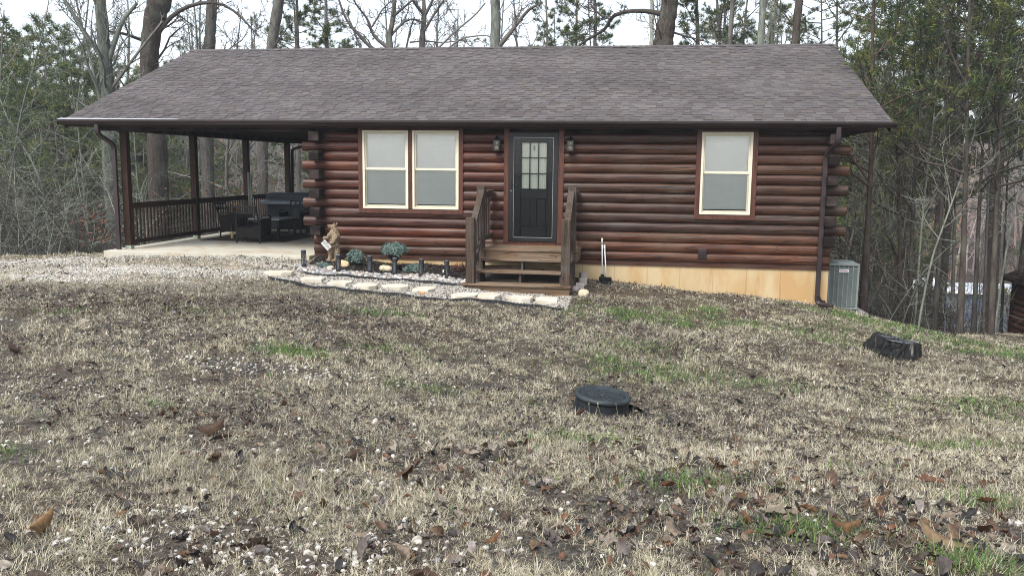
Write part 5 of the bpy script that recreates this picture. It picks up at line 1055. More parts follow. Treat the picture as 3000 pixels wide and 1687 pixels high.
S = sig('oak_tree', [(621, 0), (618, 60), (613, 146), (604, 400), (610, 600)], 13, (26, 27, 29, 32, 34), BARK['grey']*.75, 'straight grey oak above the left part of the roof, seen through the second porch bay', 'tree', 3, 12, 2.8, .45); finish(S[0], S[1], S[3])
S = sig('oak_tree', [(818, 0), (806, 70), (795, 146), (768, 420), (770, 600)], 14, (30, 29, 28, 30, 32), BARK['grey']*.75, 'slightly leaning trunk above the roof between two hazy evergreens', 'tree', 4, 12, 2.6, .45); finish(S[0], S[1], S[3])
for k, (u, ll) in enumerate(((870, 'left'), (955, 'right'))):
    S = sig('evergreen_tree', [(u, 0), (u, 70), (u+2, 146), (u+4, 500)], 17+k*3, (7, 9, 11, 13), BARK['grey'], 'thin hazy evergreen just %s of the leaning trunk above the roof' % ('right' if k == 0 else 'well right'), 'tree', 40+k, 26, 2.0, .45, kids=(6, 5, 4), up=.12); finish(S[0], S[1], S[3], S[2], .55)
C5 = BARK['grey']*.65
S = sig('bare_tree', [(1155, 0), (1153, 50), (1141, 110), (1145, 146), (1150, 500)], 16, (10, 15, 14, 18, 24), C5, 'bare spreading tree above the roof with long curved limbs to the left', 'tree', 5, 7, 2.0, .6)
for pts, hw in (([(1150, 150), (1095, 110), (1085, 60), (1055, 25), (1045, 0)], (12, 10, 7, 5, 4)), ([(1125, 160), (1090, 143), (1058, 105), (1024, 64), (1007, 0)], (12, 11, 9, 7, 5)), ([(1065, 160), (1048, 130), (1022, 70), (1005, 40), (995, 28)], (7, 6, 5, 4, 3)), ([(1150, 50), (1180, 25), (1210, 0)], (9, 7, 5)), ([(1145, 105), (1180, 60), (1205, 50), (1230, 60)], (8, 7, 5, 4)), ([(1090, 80), (1115, 30), (1140, 0)], (6, 5, 3))): limb(S[1], S[4], pts, 16, hw, C5, S[3], 7, 1.1)
finish(S[0], S[1], S[3])
S = sig('bare_tree', [(1241, 0), (1243, 45), (1238, 100), (1235, 146), (1236, 500)], 17, (9, 14, 15, 17, 22), BARK['grey']*.9, 'bare pale forked tree above the middle of the roof', 'tree', 6, 7, 2.0, .6)
for pts, hw in (([(1243, 45), (1225, 20), (1215, 0)], (10, 8, 6)), ([(1245, 45), (1262, 20), (1272, 0)], (10, 8, 6)), ([(1238, 100), (1270, 55), (1300, 20), (1320, 0)], (8, 7, 6, 4)), ([(1283, 143), (1330, 90), (1385, 40), (1412, 0)], (7, 6, 5, 4)), ([(1190, 143), (1205, 90), (1222, 55)], (6, 5, 3)), ([(1200, 125), (1240, 118), (1290, 122), (1360, 110)], (5, 5, 4, 3)), ([(1310, 145), (1350, 110), (1420, 100), (1450, 112)], (6, 5, 4, 3))): limb(S[1], S[4], pts, 17, hw, BARK['grey'], S[3], 6, 1.0)
finish(S[0], S[1], S[3])
S = sig('oak_tree', [(1450, 0), (1453, 60), (1450, 120), (1452, 146), (1455, 500)], 14, (26, 27, 28, 30, 34), BARK['lichen']*.75, 'mossy grey trunk above the roof over the door with a rising right limb', 'tree', 7, 10, 2.4, .5)
limb(S[1], S[4], [(1462, 135), (1490, 100), (1525, 50), (1550, 20), (1585, 0)], 14, (16, 14, 11, 9, 6), BARK['grey']*.7, S[3]); finish(S[0], S[1], S[3], S[2], .10)
S = sig('oak_tree', [(1965, 0), (1958, 50), (1948, 100), (1944, 135), (1935, 500)], 13, (46, 48, 52, 56, 64), BARK['brown']*.8, 'very thick dark trunk above the roof with one long bent limb to the left', 'tree', 8, 9, 2.6, .55)
for pts, hw in (([(1935, 42), (1905, 31), (1852, 28), (1802, 34), (1779, 55), (1778, 82), (1728, 97), (1678, 135)], (16, 14, 12, 11, 10, 9, 8, 6)), ([(1770, 52), (1745, 30), (1730, 12)], (7, 6, 4)), ([(1970, 95), (2010, 110), (2060, 125)], (7, 6, 4))): limb(S[1], S[4], pts, 13, hw, BARK['dark']*.9, S[3], 9, .9)
finish(S[0], S[1], S[3])
for k, (pts, hw, Y, cl, lab, nd) in enumerate([([(1911, 0), (1909, 128), (1909, 500)], (9, 11, 13), 18, 'pale', 'pale slim trunk close left of the thickest trunk behind the roof', 0),
   ([(2147, 0), (2137, 128), (2130, 500)], (11, 13, 15), 19, 'grey', 'slim grey trunk midway between the thickest trunk and the twin trunks', .12),
   ([(2237, 0), (2233, 60), (2227, 128), (2225, 500)], (18, 18, 19, 22), 15, 'lichen', 'left of the twin mossy trunks behind the right part of the roof', .06),
   ([(2272, 0), (2263, 70), (2255, 128), (2250, 500)], (15, 18, 19, 22), 16, 'pale', 'paler right one of the twin trunks behind the right part of the roof', .04),
   ([(2342, 0), (2335, 60), (2330, 128), (2325, 500)], (19, 20, 21, 24), 15, 'brown', 'brown trunk right of the twin trunks behind the roof', .10),
   ([(1744, 0), (1745, 60), (1742, 128), (1740, 500)], (6, 9, 10, 12), 19, 'grey', 'thin green tufted evergreen under the long bent limb', .8),
   ([(1690, 0), (1688, 140), (1686, 500)], (5, 7, 9), 22, 'grey', 'thin evergreen left of the long bent limb', .45),
   ([(1600, 0), (1604, 140), (1604, 500)], (5, 7, 9), 24, 'grey', 'thin bare trunk above the roof right of the door', .35),
   ([(2040, 0), (2045, 128), (2045, 500)], (9, 11, 13), 20, 'brown', 'dense evergreen just right of the thickest trunk', .9),
   ([(2100, 0), (2110, 128), (2110, 500)], (7, 9, 12), 23, 'grey', 'second evergreen right of the thickest trunk', .7)]):
    S = sig('pine_tree' if nd > .3 else 'woodland_tree', pts, Y, hw, BARK[cl]*.9, lab, 'tree', 60+k, 16, 2.1, .5, up=.06); finish(S[0], S[1], S[3], S[2], nd if nd else None)

# pines with full crowns
def gnd(u, Y): p = at(u, 843, Y); return (p[0], Y, G(p[0], Y))
V1 = pine_variant(101, 17, .14, .44, 3.4, 50, 1.15, 1.1, 26, .22, .0075); V2 = pine_variant(102, 15, .11, .42, 3.2, 54, 1.2, 1.3, 26, .21, .0075); PL = np.array([(.10, .135, .055), (.14, .165, .055), (.065, .10, .05), (.175, .18, .06), (.09, .125, .07)]); V3 = pine_variant(103, 12, .12, .12, 3.4, 76, 1.15, 1.5, 12, .24, .013, PL); V5 = pine_variant(105, 11, .11, .10, 3.4, 74, 1.2, 1.5, 12, .24, .013, PL); V4 = pine_variant(104, 9, .10, .06, 2.4, 52, 1.25, 1.4, 12, .22, .012)
pr = []
rp_list = [(2632, 15, V1, 'tall pine with a leaning bare lower trunk right of the roof peak'), (2900, 12, V1, 'tall dark pine near the right edge of the photo'), (2540, 19, V2, 'slender open pine close right of the roof peak'), (2770, 17, V2, 'bushy pine between the leaning pine and the right edge pine'), (2560, 26, V3, 'yellow green young pine behind the right roof edge')]
for u, Y, vr, lab in rp_list: pr.append(build_pine('pine_tree', gnd(u, Y), vr, BARK['brown'], lab, 'pines right of the cabin', 1, u*.01))
more_r = [(2760, 8, 1, .95), (2980, 7, 1, .9), (2920, 10, 0, .9), (3040, 9, 2, 1.0), (3060, 13, 2, 1.0), (3000, 26, 1, 1.2), (2480, 30, 4, 1.4), (2560, 32, 4, 1.3), (3120, 18, 1, 1.1), (2440, 22, 3, .9), (2720, 14, 1, .8)]
for i, (u, Y, k, s) in enumerate(more_r): place_copy(pr[min(k, 4)], gnd(u, Y), i*1.9, s, wlabel('green pine', u, Y, s, 'green pine crowded among others in the woods right of the cabin'), 'crowded pines right of the cabin')
def top_scale(u, Y, vt, Hh): x, y, z = gnd(u, Y); return (at(u, vt, Y)[2]-z)/Hh
lv = build_pine('pine_tree', gnd(70, 17), V3, BARK['grey'], 'broad yellow green pine rising highest at the upper left of the photo', 'crowded pines left of the cabin', top_scale(70, 17, 70, 12), .4); lv2 = build_pine('pine_tree', gnd(185, 16), V5, BARK['grey'], 'round topped pine left of the forked oak', 'crowded pines left of the cabin', top_scale(185, 16, 55, 11), 1.4)
more_l = [(0, 15, 95, 1), (-60, 18, 100, 0), (130, 20, 108, 0), (238, 19, 82, 1), (278, 18, 140, 0), (330, 20, 190, 1), (390, 22, 215, 0), (30, 24, 90, 1), (150, 27, 95, 0), (-120, 20, 90, 1), (100, 12, 210, 0), (10, 11, 240, 1), (205, 12, 270, 1), (295, 13, 300, 0), (430, 19, 250, 1), (500, 24, 250, 0), (360, 15, 360, 0), (-180, 16, 120, 0), (60, 31, 110, 0), (230, 33, 120, 1), (330, 36, 170, 0), (440, 34, 200, 1), (560, 26, 330, 0), (680, 30, 330, 1), (500, 17, 420, 1), (640, 19, 440, 0), (60, 9, 380, 1), (160, 9.5, 420, 0), (-40, 9, 330, 0)]
for i, (u, Y, vt, k) in enumerate(more_l): place_copy((lv, lv2)[k], gnd(u, Y), i*2.3+.5, top_scale(u, Y, vt, (12, 11)[k]), wlabel('bushy green pine' if vt < 200 else 'low green pine', u, Y, 1, 'green pine crowded among others in the woods left of the cabin'), 'crowded pines left of the cabin')

for (u, Y, vt, k, lab) in [(880, 24, -90, 0, 'hazy pine above the roof, left of the pair by the leaning trunk'), (965, 22, -40, 1, 'round hazy pine above the roof right of the leaning trunk'), (1000, 27, 110, 1, 'low pine top just showing over the ridge'), (1640, 26, 20, 0, 'open pine above the roof right of the mossy trunk'), (1745, 21, -60, 3, 'green pine under the long bent limb'), (2035, 21, -90, 2, 'dense pine just right of the thickest trunk'), (2110, 26, 0, 3, 'smaller pine right of the thickest trunk'), (2200, 30, 30, 1, 'pine between the slim grey trunk and the twin trunks'), (2400, 22, -120, 2, 'tall pine over the right end of the ridge'), (2300, 28, 10, 3, 'pine behind the brown trunk right of the twin trunks'), (2470, 14, 110, 4, 'yellow green pine behind the right slope of the roof'), (2520, 17, -60, 2, 'pine just right of the roof peak'), (1555, 30, 70, 1, 'low open pine above the roof over the door'), (540, 26, 120, 1, 'pine top showing left of the second oak')]:
    k2 = min(k, 4); o = place_copy(pr[k2], gnd(u, Y), u*.7, top_scale(u, Y, vt, (17, 17, 15, 15, 12)[k2]), lab, 'pines behind the roof')
# straight trunks on the slope to the right
RT_ = [((2555, 250), (2553, 470), (2540, 700), (2527, 915), 3.2, 27, 'red', 'reddish brown trunk right beside the air conditioner'), ((2620, 300), (2630, 500), (2636, 700), (2636, 930), 4.6, 15, 'red', 'reddish trunk second right of the air conditioner'), ((2690, 300), (2680, 500), (2672, 700), (2662, 943), 3.8, 16, 'dark', 'dark trunk third right of the air conditioner'), ((2650, 350), (2655, 550), (2652, 750), (2648, 940), 6, 12, 'grey', 'thin grey trunk just behind the third trunk from the air conditioner'),
  ((2770, 300), (2762, 500), (2752, 750), (2737, 965), 3.2, 18, 'dark', 'dark trunk standing before the white roofed shed'), ((2800, 250), (2798, 500), (2795, 750), (2788, 975), 4.4, 14, 'grey', 'left of the two close trunks before the blue building'), ((2835, 200), (2830, 500), (2822, 750), (2811, 979), 3.0, 25, 'brown', 'thickest trunk before the blue building'), ((2888, 250), (2875, 500), (2862, 750), (2852, 981), 3.2, 17, 'dark', 'dark trunk right of the thickest one before the blue building'),
  ((2900, 300), (2898, 500), (2888, 750), (2880, 985), 5.2, 11, 'grey', 'thin trunk in the middle of the blue building'), ((2932, 250), (2925, 500), (2912, 750), (2902, 987), 3.0, 23, 'brown', 'thick brown trunk before the window of the blue building'), ((2965, 300), (2950, 550), (2940, 800), (2932, 990), 5.5, 10, 'dark', 'thin dark trunk nearest to the log shed')]
for k, (a, b, c, d, Y, wd, cl, lab) in enumerate(RT_):
    S = sig('woodland_tree', [a, b, c, d], Y, (wd*.34, wd*.46, wd*.6, wd*.85), BARK[cl]*.85, lab, 'tree', 80+k, 26, 2.2, .34, 1, extra=4, kids=(7, 5, 4), minr=.004, wig=.14, up=.0); S[0]['group'] = 'trunks on the slope right of the cabin'; finish(S[0], S[1], S[3], [t_ for t_ in S[2] if (t_[0][0][2]+S[4][2]) > 2.2], .6)
SPL = [([(2739, 300), (2731, 403), (2716, 507), (2700, 662), (2680, 942)], 4, 8, 'pale birch like sapling rising tallest right of the cabin'), ([(2866, 352), (2824, 497), (2783, 610), (2731, 750), (2695, 925)], 3, 7.5, 'pale sapling leaning right across the other pale sapling'), ([(2998, 460), (2985, 560), (2959, 662), (2928, 860), (2915, 970)], 4, 8, 'pale leaning sapling by the log shed'), ([(2560, 497), (2532, 636), (2514, 792), (2510, 905)], 4.4, 5.5, 'thin pale sapling against the reddish trunk by the air conditioner'), ([(2592, 590), (2560, 745), (2545, 895), (2540, 920)], 4.6, 5, 'thin pale sapling second from the air conditioner'), ([(2660, 560), (2645, 700), (2625, 860), (2610, 935)], 5, 5, 'faint pale sapling before the far white shed'), ([(2905, 470), (2890, 640), (2870, 800), (2868, 975)], 6, 5, 'slim pale sapling before the blue building')]
for k, (pts, Y, wd, lab) in enumerate(SPL):
    S = sig('sapling', pts, Y, np.linspace(wd*.4, wd*.75, len(pts)), BARK['pale']*.72, lab, 'sapling', 100+k, 20, 1.7, .35, 1, extra=2.2, kids=(7, 5, 4), minr=.0045, wig=.12, up=.08); finish(S[0], S[1], S[3])
SPL2 = [([(395, 430), (405, 560), (428, 640), (432, 690)], 7, 8, 'pale broken sapling seen above the porch railing'), ([(40, 380), (120, 520), (140, 640), (150, 740)], 6, 9, 'grey leaning sapling low at the left edge'), ([(230, 380), (245, 550), (262, 700)], 8, 10, 'grey sapling left of the porch downspout'), ([(120, 120), (60, 330), (20, 600), (0, 700)], 7, 8, 'long thin sapling crossing the left pines'), ([(700, 430), (690, 480), (720, 560), (740, 600)], 13, 6, 'crooked pale sapling in the third porch bay')]
for k, (pts, Y, wd, lab) in enumerate(SPL2):
    S = sig('sapling', pts, Y, np.linspace(wd*.4, wd*.8, len(pts)), BARK['lichen']*.75, lab, 'sapling', 120+k, 18, 2.0, .3, 1, extra=2, kids=(8, 6, 4), minr=.0045, wig=.16, up=.05); finish(S[0], S[1], S[3])

# mid-distance bare trees
def bare_variant(seed, Hh, r0, nb, Lf, colr, minr=.007):
    q = np.random.default_rng(seed); path = wander(q, (0, 0, -.5), (0, 0, 1), Hh+.5, 10, .05, .04); rad = np.linspace(r0, r0*.15, 10); out = {0: [], 1: [], 2: []}; branchset(q, path, rad, .22, nb, Lf, 2, colr, .17, .06, (.5, 1.15), out, None, minr); return path, rad, out
def build_bare(var, colr, loc, label, group):
    r = empty('bare_tree', loc, 0, label, 'tree', group); trunkmesh('trunk', var[0], var[1], colr, r, 8); lines_mesh('branches', var[2], r); return r
B = [build_bare(bare_variant(201, 14, .15, 16, 4.0, BARK['lichen']*.7), BARK['lichen']*.7, gnd(520, 20), 'bare grey woodland tree standing behind the porch', 'bare trees behind the porch'),
     build_bare(bare_variant(202, 12, .12, 15, 3.6, BARK['grey']), BARK['grey'], gnd(30, 14), 'bare grey woodland tree among the pines at the left', 'bare trees at the left'),
     build_bare(bare_variant(203, 11, .10, 16, 3.0, BARK['brown']*1.1), BARK['brown'], gnd(2600, 11), 'bare brownish woodland tree on the slope at the right', 'bare trees at the right')]
q = np.random.default_rng(77)
for i in range(16): place_copy(B[q.integers(0, 2)], gnd(q.uniform(380, 960), q.uniform(15, 40)), q.uniform(0, 6), q.uniform(.6, 1.15) if i % 3 else .5, 'bare grey woodland tree standing behind the porch', 'bare trees behind the porch')
for i in range(6): place_copy(B[q.integers(0, 2)], gnd(q.uniform(-150, 420), q.uniform(12, 30)), q.uniform(0, 6), q.uniform(.4, .8), 'bare grey woodland tree among the pines at the left', 'bare trees at the left')
for i in range(14): place_copy(B[q.integers(1, 3)], gnd(q.choice([q.uniform(2420, 2590), q.uniform(2985, 3080)]), q.uniform(9, 30)), q.uniform(0, 6), q.uniform(.5, 1.0), 'bare brownish woodland tree on the slope at the right', 'bare trees at the right')

for i, (u, Y, vt, k) in enumerate([(1080, 22, -40, 0), (1190, 25, 0, 1), (1320, 24, 20, 0), (1400, 27, 40, 1), (560, 19, -60, 0), (700, 21, 10, 1), (400, 17, -120, 1), (520, 23, 40, 0), (1040, 28, 60, 1), (1530, 23, 0, 0), (1620, 21, -40, 1), (1850, 24, -30, 0), (2000, 23, -80, 1), (2180, 22, -60, 0), (2290, 24, -40, 1), (2400, 21, -100, 0), (1270, 30, 60, 1), (650, 26, -30, 0), (340, 24, -40, 0), (160, 20, -60, 1)]):
    place_copy(B[k], gnd(u, Y), i*1.7, top_scale(u, Y, vt, (14, 12)[k]), wlabel('bare twiggy tree', u, Y, 1, 'bare grey tree whose fine twigs show against the sky behind the roof'), 'bare trees behind the roof')
# undergrowth: tangled brush nobody could count
def brush(name, n, urange, Yr, hr, label, seed, cols_):
    q = np.random.default_rng(seed); lines = []
    for k in range(n):
        Y = q.uniform(*Yr); u = q.uniform(*urange); x, y, z = gnd(u, Y); h = q.uniform(*hr)*q.uniform(.5, 1); c = cols_[q.integers(len(cols_))]*q.uniform(.7, 1.25); d = (q.normal(0, .35), q.normal(0, .35), 1); P = wander(q, (x, y, z-.1), d, h, 6, .12, .03); lines.append((P, np.linspace(.006+.003*h, .004, 6), c))
        for j in range(int(3+h*2.2)):
            i = q.integers(1, 5); T = wander(q, P[i]+(P[i+1]-P[i])*q.random(), (q.normal(), q.normal(), q.uniform(-.1, .9)), h*q.uniform(.15, .5), 4, .2, .04); lines.append((T, np.linspace(.006, .0035, 4), c))
            if q.random() < .8: lines.append((wander(q, T[2], (q.normal(), q.normal(), q.normal(.2, .5)), h*.18, 4, .2, .02), np.full(4, .0035), c))
    V, F, C = tubes(lines, 3); o = mk(name, V, [F], m_twig, None, C); return tag(o, label, 'undergrowth', kind='stuff')
bc = [BARK['lichen']*.62, BARK['grey']*.6, BARK['brown']*.7, BARK['dark']*.8, BARK['dark']*.7, BARK['lichen']*.4, BARK['pale']*.62]
brush('undergrowth', 1050, (-200, 380), (2.8, 20), (1.0, 4.5), 'tangled grey leafless brush left of the porch', 5, bc)
brush('undergrowth', 1300, (330, 1000), (11, 30), (1.5, 6), 'tangled leafless brush seen through the porch', 6, bc)
brush('undergrowth', 520, (2440, 2640), (3.5, 18), (.8, 3.6), 'dark tangled brush among the trunks right of the cabin', 7, [BARK['dark'], BARK['brown'], BARK['brown']*.7, BARK['lichen']])
brush('undergrowth', 160, (2640, 2925), (3.2, 10), (.6, 2.4), 'thin dark twigs among the trunks before the blue building', 17, [BARK['dark'], BARK['brown'], BARK['brown']*.7, BARK['lichen']])
# rust coloured leaves still hanging on low twigs
q = np.random.default_rng(15); X, Yv, Zv = [], [], []
for u, v, Y, n_, s in [(270, 645, 3.2, 34, .28), (300, 690, 3.2, 30, .25), (255, 700, 3.2, 20, .3), (240, 720, 3.4, 10, .2), (560, 572, 12, 60, .8), (700, 565, 13, 70, .9), (790, 540, 15, 50, .8), (880, 500, 18, 60, 1.2), (680, 590, 12, 40, .6), (2620, 760, 6, 14, .5), (2960, 700, 9, 30, .9)]:
    p = at(u, v, Y); X.append(p[0]+q.normal(0, s, n_)); Yv.append(p[1]+q.normal(0, s, n_)); Zv.append(p[2]+q.normal(0, s*.5, n_))
X = np.concatenate(X); Yv = np.concatenate(Yv); Zv = np.concatenate(Zv); c = np.array([.24, .10, .05])*q.uniform(.5, 1.3, (len(X), 1)); o = leafmesh('hanging_leaves', X, Yv, Zv, q.uniform(.09, .15, len(X)), q, c); tag(o, 'rust brown dead leaves hanging on twigs beyond the porch', 'hanging leaves', kind='stuff')

# distant woods: one far-off mass
def far_mass():
    q = np.random.default_rng(55); VV, FF3, FF4, CC = [], [], [], []; off = 0
    tb_ = []
    for s in range(4):
        p_, r_, o_ = bare_variant(300+s, 11, .13, 9, 3.4, BARK['grey'], .014); A = []
        V, F, C = tubes([(p_, r_, BARK['grey'])]+[], 5); A = [(V, F, C)]
        for d_, sd_ in ((2, 4), (1, 3), (0, 3)): A.append(tubes(o_[d_][::1], sd_))
        o2 = 0; v_, f_, c_ = [], [], []
        for v, f, c in A: v_.append(v); f_.append(f+o2); c_.append(c); o2 += len(v)
        tb_.append((np.concatenate(v_), np.concatenate(f_), np.concatenate(c_)))
    tp_ = []
    for s in range(3):
        p_, r_, o_, (V, F, C) = pine_variant(320+s, 12, .14, .2, 2.8, 34, 1.0, .8, 6, .42, .035); tp_.append((V, F, C))
    # leafy mound of twigs that keeps the far floor of the woods dense
    for k in range(860):
        d = q.uniform(0, 1)**.7*175+38; a = q.uniform(-.70, .52)
        if k >= 720: d = q.uniform(126, 215); a = YAW+math.atan((q.uniform(2500, 3050)-1500)/FPX)
        x = CAM[0]+math.sin(a)*d; y = CAM[1]+math.cos(a)*d
        u_ = 1500+FPX*math.tan(a-YAW)
        if 2560 < u_ < 3000 and d < 125: continue
        if y < 30 and 0 < 1: continue
        z = G(x, y)-.2; s = q.uniform(.7, 1.25)*(1.0 if d < 120 else 1.1); az_ = q.uniform(0, 6.28); ca, sa = math.cos(az_)*s, math.sin(az_)*s
        pine = q.random() < (.5 if u_ < 520 else (.14 if u_ > 2300 else .22))
        V, F, C = tp_[q.integers(3)] if pine else tb_[q.integers(4)]
        W = np.c_[V[:, 0]*ca-V[:, 1]*sa+x, V[:, 0]*sa+V[:, 1]*ca+y, V[:, 2]*s+z]; tone = q.uniform(.7, 1.25)
        cl = C*tone if pine else C*tone*(np.array([1.9, 1.15, .7]) if q.random() < .2 else (np.array([1.5, 1.3, 1.28]) if u_ > 2300 else 1))  # some bare trees tinted orange: low sunset light painted into their colour
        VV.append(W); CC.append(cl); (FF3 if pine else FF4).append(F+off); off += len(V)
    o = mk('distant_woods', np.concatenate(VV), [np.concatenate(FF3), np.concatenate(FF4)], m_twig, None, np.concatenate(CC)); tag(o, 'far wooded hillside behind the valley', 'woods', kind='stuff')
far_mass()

# ------------------------------------------------------------------ the neighbour's shed and the far buildings
m_shed = wood('shed_log_stain', (.03, .011, .006), (.07, .027, .014), (.12, .05, .026), 0, .6, False, .3, (.09, .06, .045), .3)
A_ = at(2962, 985, 5.0); B_ = at(3130, 985, 2.4); AT = at(2966, 812, 5.6)[2]; zb_ = G(A_[0], A_[1])-.3
shed = empty('log_shed', (A_[0], A_[1], 0), math.atan2(B_[1]-A_[1], B_[0]-A_[0]), 'small dark brown log sided shed cut off by the right edge', 'shed')
lg = MB(); n = 13; hh = (AT-zb_)/n
for k in range(n):
    z0 = zb_+k*hh; pf = [(-.0, z0), (-.03, z0+hh*.12), (-.045, z0+hh*.5), (-.03, z0+hh*.88), (0, z0+hh), (.1, z0+hh), (.1, z0)]; lg.prism(pf, 0, 0, 3.6)
    lg.box(.0, .09, .1, 3.0, z0, z0+hh-.004)
lg.box(3.5, 3.59, .1, 3.0, zb_, AT).box(.09, 3.5, 2.9, 3.0, zb_, AT)
o = lg.build('log_wall', m_shed, shed)
MB().prism([(-.22, AT-.02), (-.22, AT+.10), (1.5, AT+.85), (3.2, AT+.10), (3.2, AT-.02), (1.5, AT+.73)], 0, -.16, 3.8).build('roof', m_beam, shed)
MB().prism([(0, AT), (1.5, AT+.72), (3.0, AT)], 0, .01, .08).build('gable', m_beam, shed)
MB().box(-.05, .04, -.07, -.0, zb_, AT).build('corner_post', m_post, shed)
def far_building(name, u0, u1, vb, vt, vr, Y, wallm, roofm, label, cat, win=None, depth=7):
    a = at(u0, vb, Y); c = at(u1, vb, Y); t_ = at((u0+u1)/2, vt, Y); r_ = at((u0+u1)/2, vr, Y+depth/2); r = empty(name, tuple(a), 0, label, cat)
    part(MB().box(a[0], c[0], Y, Y+depth, a[2]-2, t_[2]), 'wall', wallm, r).location = -r.location
    z0, z1 = t_[2], r_[2]; part(MB().prism([(Y-.5, z0-.1), (Y-.5, z0+.08), (Y+depth/2, z1+.1), (Y+depth+.5, z0+.08), (Y+depth+.5, z0-.1)], 0, a[0]-.5, c[0]+.5), 'roof', roofm, r).location = -r.location
    part(MB().box(a[0]-.5, c[0]+.5, Y-.56, Y-.5, z0-.16, z0+.1), 'fascia', m_wht, r).location = -r.location
    for (wu, wv, ww, wh) in (win or []):
        p = at(wu, wv, Y); f = part(MB().box(p[0]-ww, p[0]+ww, Y-.06, Y, p[2]-wh, p[2]+wh), 'window', m_wht, r); f.location = -r.location; g = MB().box(p[0]-ww*.7, p[0]+ww*.7, Y-.08, Y-.06, p[2]-wh*.8, p[2]-wh*.05).box(p[0]-ww*.7, p[0]+ww*.7, Y-.08, Y-.06, p[2]+wh*.05, p[2]+wh*.8).build('pane', m_tub, f)
    return r
m_blue = noisy('slate_blue_siding', (.05, .075, .12), (.07, .10, .15), 2, .7, 0); m_met = noisy('pale_metal_roof', (.38, .42, .47), (.48, .52, .57), 1, .5, 0); m_wroof = noisy('white_roof', (.62, .64, .66), (.7, .72, .74), 1, .6, 0); m_redr = noisy('red_roof', (.22, .05, .045), (.28, .07, .06), 1, .7, 0)
far_building('house', 2752, 3010, 912, 856, 832, 84, m_blue, m_met, 'slate blue building with a pale metal roof seen between the trunks', 'building', [(2936, 882, .42, .42)])
far_building('shed', 2684, 2752, 870, 846, 815, 96, m_blue, m_wroof, 'small building with a broad white roof left of the slate blue one', 'building')
far_building('house', 2758, 2830, 850, 822, 795, 115, m_blue, m_wroof, 'white roofed building behind the slate blue one', 'building')
far_building('house', 2535, 2592, 835, 812, 795, 110, m_tub, m_redr, 'far building with a dark red roof behind the trunks', 'building')
far_building('house', -60, 48, 700, 668, 640, 60, m_tub, m_met, 'grey roofed building half hidden at the left edge of the woods', 'building')
m_road = noisy('pale_gravel_road', (.42, .42, .42), (.55, .55, .54), 1.5, .9, 0)
Lw = [np.array([at(u, 930, Yr)[0], Yr, 0]) for u, Yr in ((2560, 66), (2680, 64), (2800, 62), (2920, 60), (3060, 58))]; Hg = [np.array([at(u, 930, Yr)[0], Yr, 0]) for u, Yr in ((2560, 78), (2680, 79), (2800, 78), (2920, 77), (3060, 76))]
V = []; F = []
for i in range(33):
    f = i/8; k = min(int(f), 3); a = Lw[k]*(1-f+k)+Lw[k+1]*(f-k); b_ = Hg[k]*(1-f+k)+Hg[k+1]*(f-k)
    for s in np.linspace(0, 1, 12): p = a*(1-s)+b_*s; V.append((p[0], p[1], G(p[0], p[1])+.12))
F = [[i*12+j, i*12+12+j, i*12+13+j, i*12+1+j] for i in range(32) for j in range(11)]
o = mk('road', V, [np.array(F)], m_road, None, None, True); tag(o, kind='structure')
p = groundpt(2561, 922); cr = empty('parked_car', (p[0], p[1], p[2]), .2, 'dark blue car parked down the slope behind the trunks', 'car')
pf = [(-2.2, .35), (-2.2, .8), (-1.3, .95), (-.7, 1.42), (.9, 1.42), (1.5, .98), (2.2, .85), (2.25, .35)]
part(MB().prism([(a, b_) for a, b_ in pf], 1, -.85, .85), 'body', noisy('dark_blue_paint', (.02, .035, .07), (.03, .05, .09), 1, .3, 0), cr, bevel=.08).location = (0, 0, 0)
part(MB().prism([(-.65, 1.0), (-.5, 1.34), (.8, 1.34), (1.3, 1.0)], 1, -.86, .86), 'side_window', m_hard, cr).location = (0, 0, 0)
for x in (-1.4, 1.4):
    for y in (-.8, .8): part(MB().tube([(x, y-.1, .33), (x, y+.1, .33)], .33, 16), 'wheel', m_rise, cr).location = (0, 0, 0)

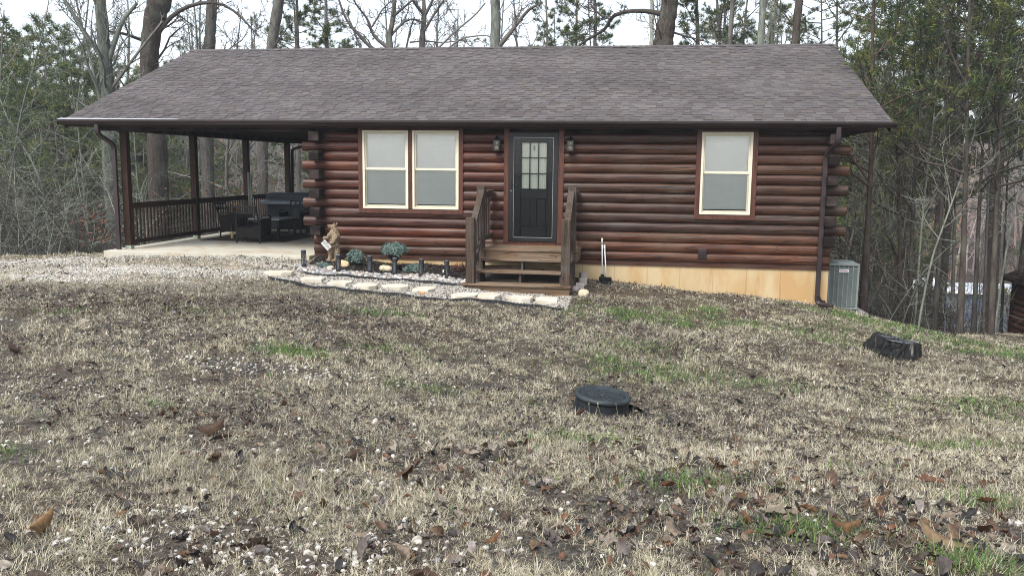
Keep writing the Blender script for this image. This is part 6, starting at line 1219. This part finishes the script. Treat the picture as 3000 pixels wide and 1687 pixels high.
# single large leaves that stand out in the foreground
HL = [((125, 1572), 125, (.36, .20, .08), 1.3, 'big curled golden tan leaf at the bottom left corner of the lawn'), ((30, 1040), 95, (.07, .035, .022), .8, 'large dark brown oak leaf at the left edge of the lawn'), ((1185, 1418), 95, (.13, .065, .035), 1.3, 'curled brown leaf on the straw coloured grass at the bottom centre left'),
      ((1958, 1440), 75, (.20, .08, .035), .8, 'reddish brown pointed leaf on the lower lawn right of the septic riser'), ((2270, 1512), 95, (.36, .28, .19), .5, 'pale tan star shaped oak leaf on the lower right lawn'), ((2722, 1425), 85, (.22, .095, .05), .7, 'reddish lobed oak leaf on the right part of the lower lawn'),
      ((1445, 1605), 70, (.22, .095, .03), 1.2, 'upright orange brown leaf at the bottom centre'), ((2480, 1575), 95, (.24, .13, .055), 1.5, 'rolled light brown leaf at the bottom right'), ((2760, 1612), 150, (.30, .19, .10), 1.6, 'longest rolled tan leaf near the bottom right corner'), ((2890, 1490), 60, (.17, .08, .03), .9, 'brown oval leaf on the green tuft at the right edge'),
      ((1060, 1590), 60, (.26, .19, .12), 1.2, 'beige leaf beside the round whitish puffball'), ((620, 1280), 90, (.12, .065, .035), 1.3, 'dark curled leaf left of the centre of the lawn'), ((1700, 1230), 55, (.17, .075, .04), .9, 'brown folded leaf in front of the septic riser')]
for i, (uv, px, c, cu, lab) in enumerate(HL):
    p = groundpt(*uv); d = np.linalg.norm(p-CAM); qq = np.random.default_rng(500+i); o = leafmesh('fallen_leaf', np.array([p[0]]), np.array([p[1]]), np.array([p[2]+.028]), np.array([px/FPX*d*.85]), qq, np.array([c])*np.array([.62, .66, .72]), .8 if cu > .7 else .35, None, (-2.6, .7) if cu > 1 else ((2.0, 1.0) if cu > .7 else (.5, .5))); tag(o, lab, 'leaf', 'large leaves in the foreground')
for i, (uv, px, lab) in enumerate([((1222, 1590), 34, 'largest round whitish puffball on the bottom lawn'), ((1180, 1625), 28, 'round whitish puffball beside the largest one'), ((1100, 1245), 26, 'whitish puffball in the middle left of the lawn')]):
    p = groundpt(*uv); d = np.linalg.norm(p-CAM); r = px/FPX*d*.5; o = stones('puffball', np.array([0.]), np.array([0.]), np.array([r]), np.array([[.42, .38, .33]]), np.random.default_rng(i), flat=(.9, 1.0), ang=.04, sink=0, z=np.array([0.])); o.location = (p[0], p[1], p[2]-.012); tag(o, lab, 'puffball', 'puffballs in the grass')

# ------------------------------------------------------------------ air
hm = bpy.data.materials.new('haze_air'); hm.use_nodes = True; hm.node_tree.nodes.remove(hm.node_tree.nodes['Principled BSDF']); pv = hm.node_tree.nodes.new('ShaderNodeVolumePrincipled'); pv.inputs['Density'].default_value = .0008; pv.inputs['Color'].default_value = (.86, .92, 1.0, 1); hm.node_tree.links.new(pv.outputs[0], hm.node_tree.nodes['Material Output'].inputs['Volume'])
o = MB().box(-760, 760, -360, 1020, -34, 32).build('haze', hm); tag(o, 'thin pale air between the far trees', 'haze', kind='stuff')
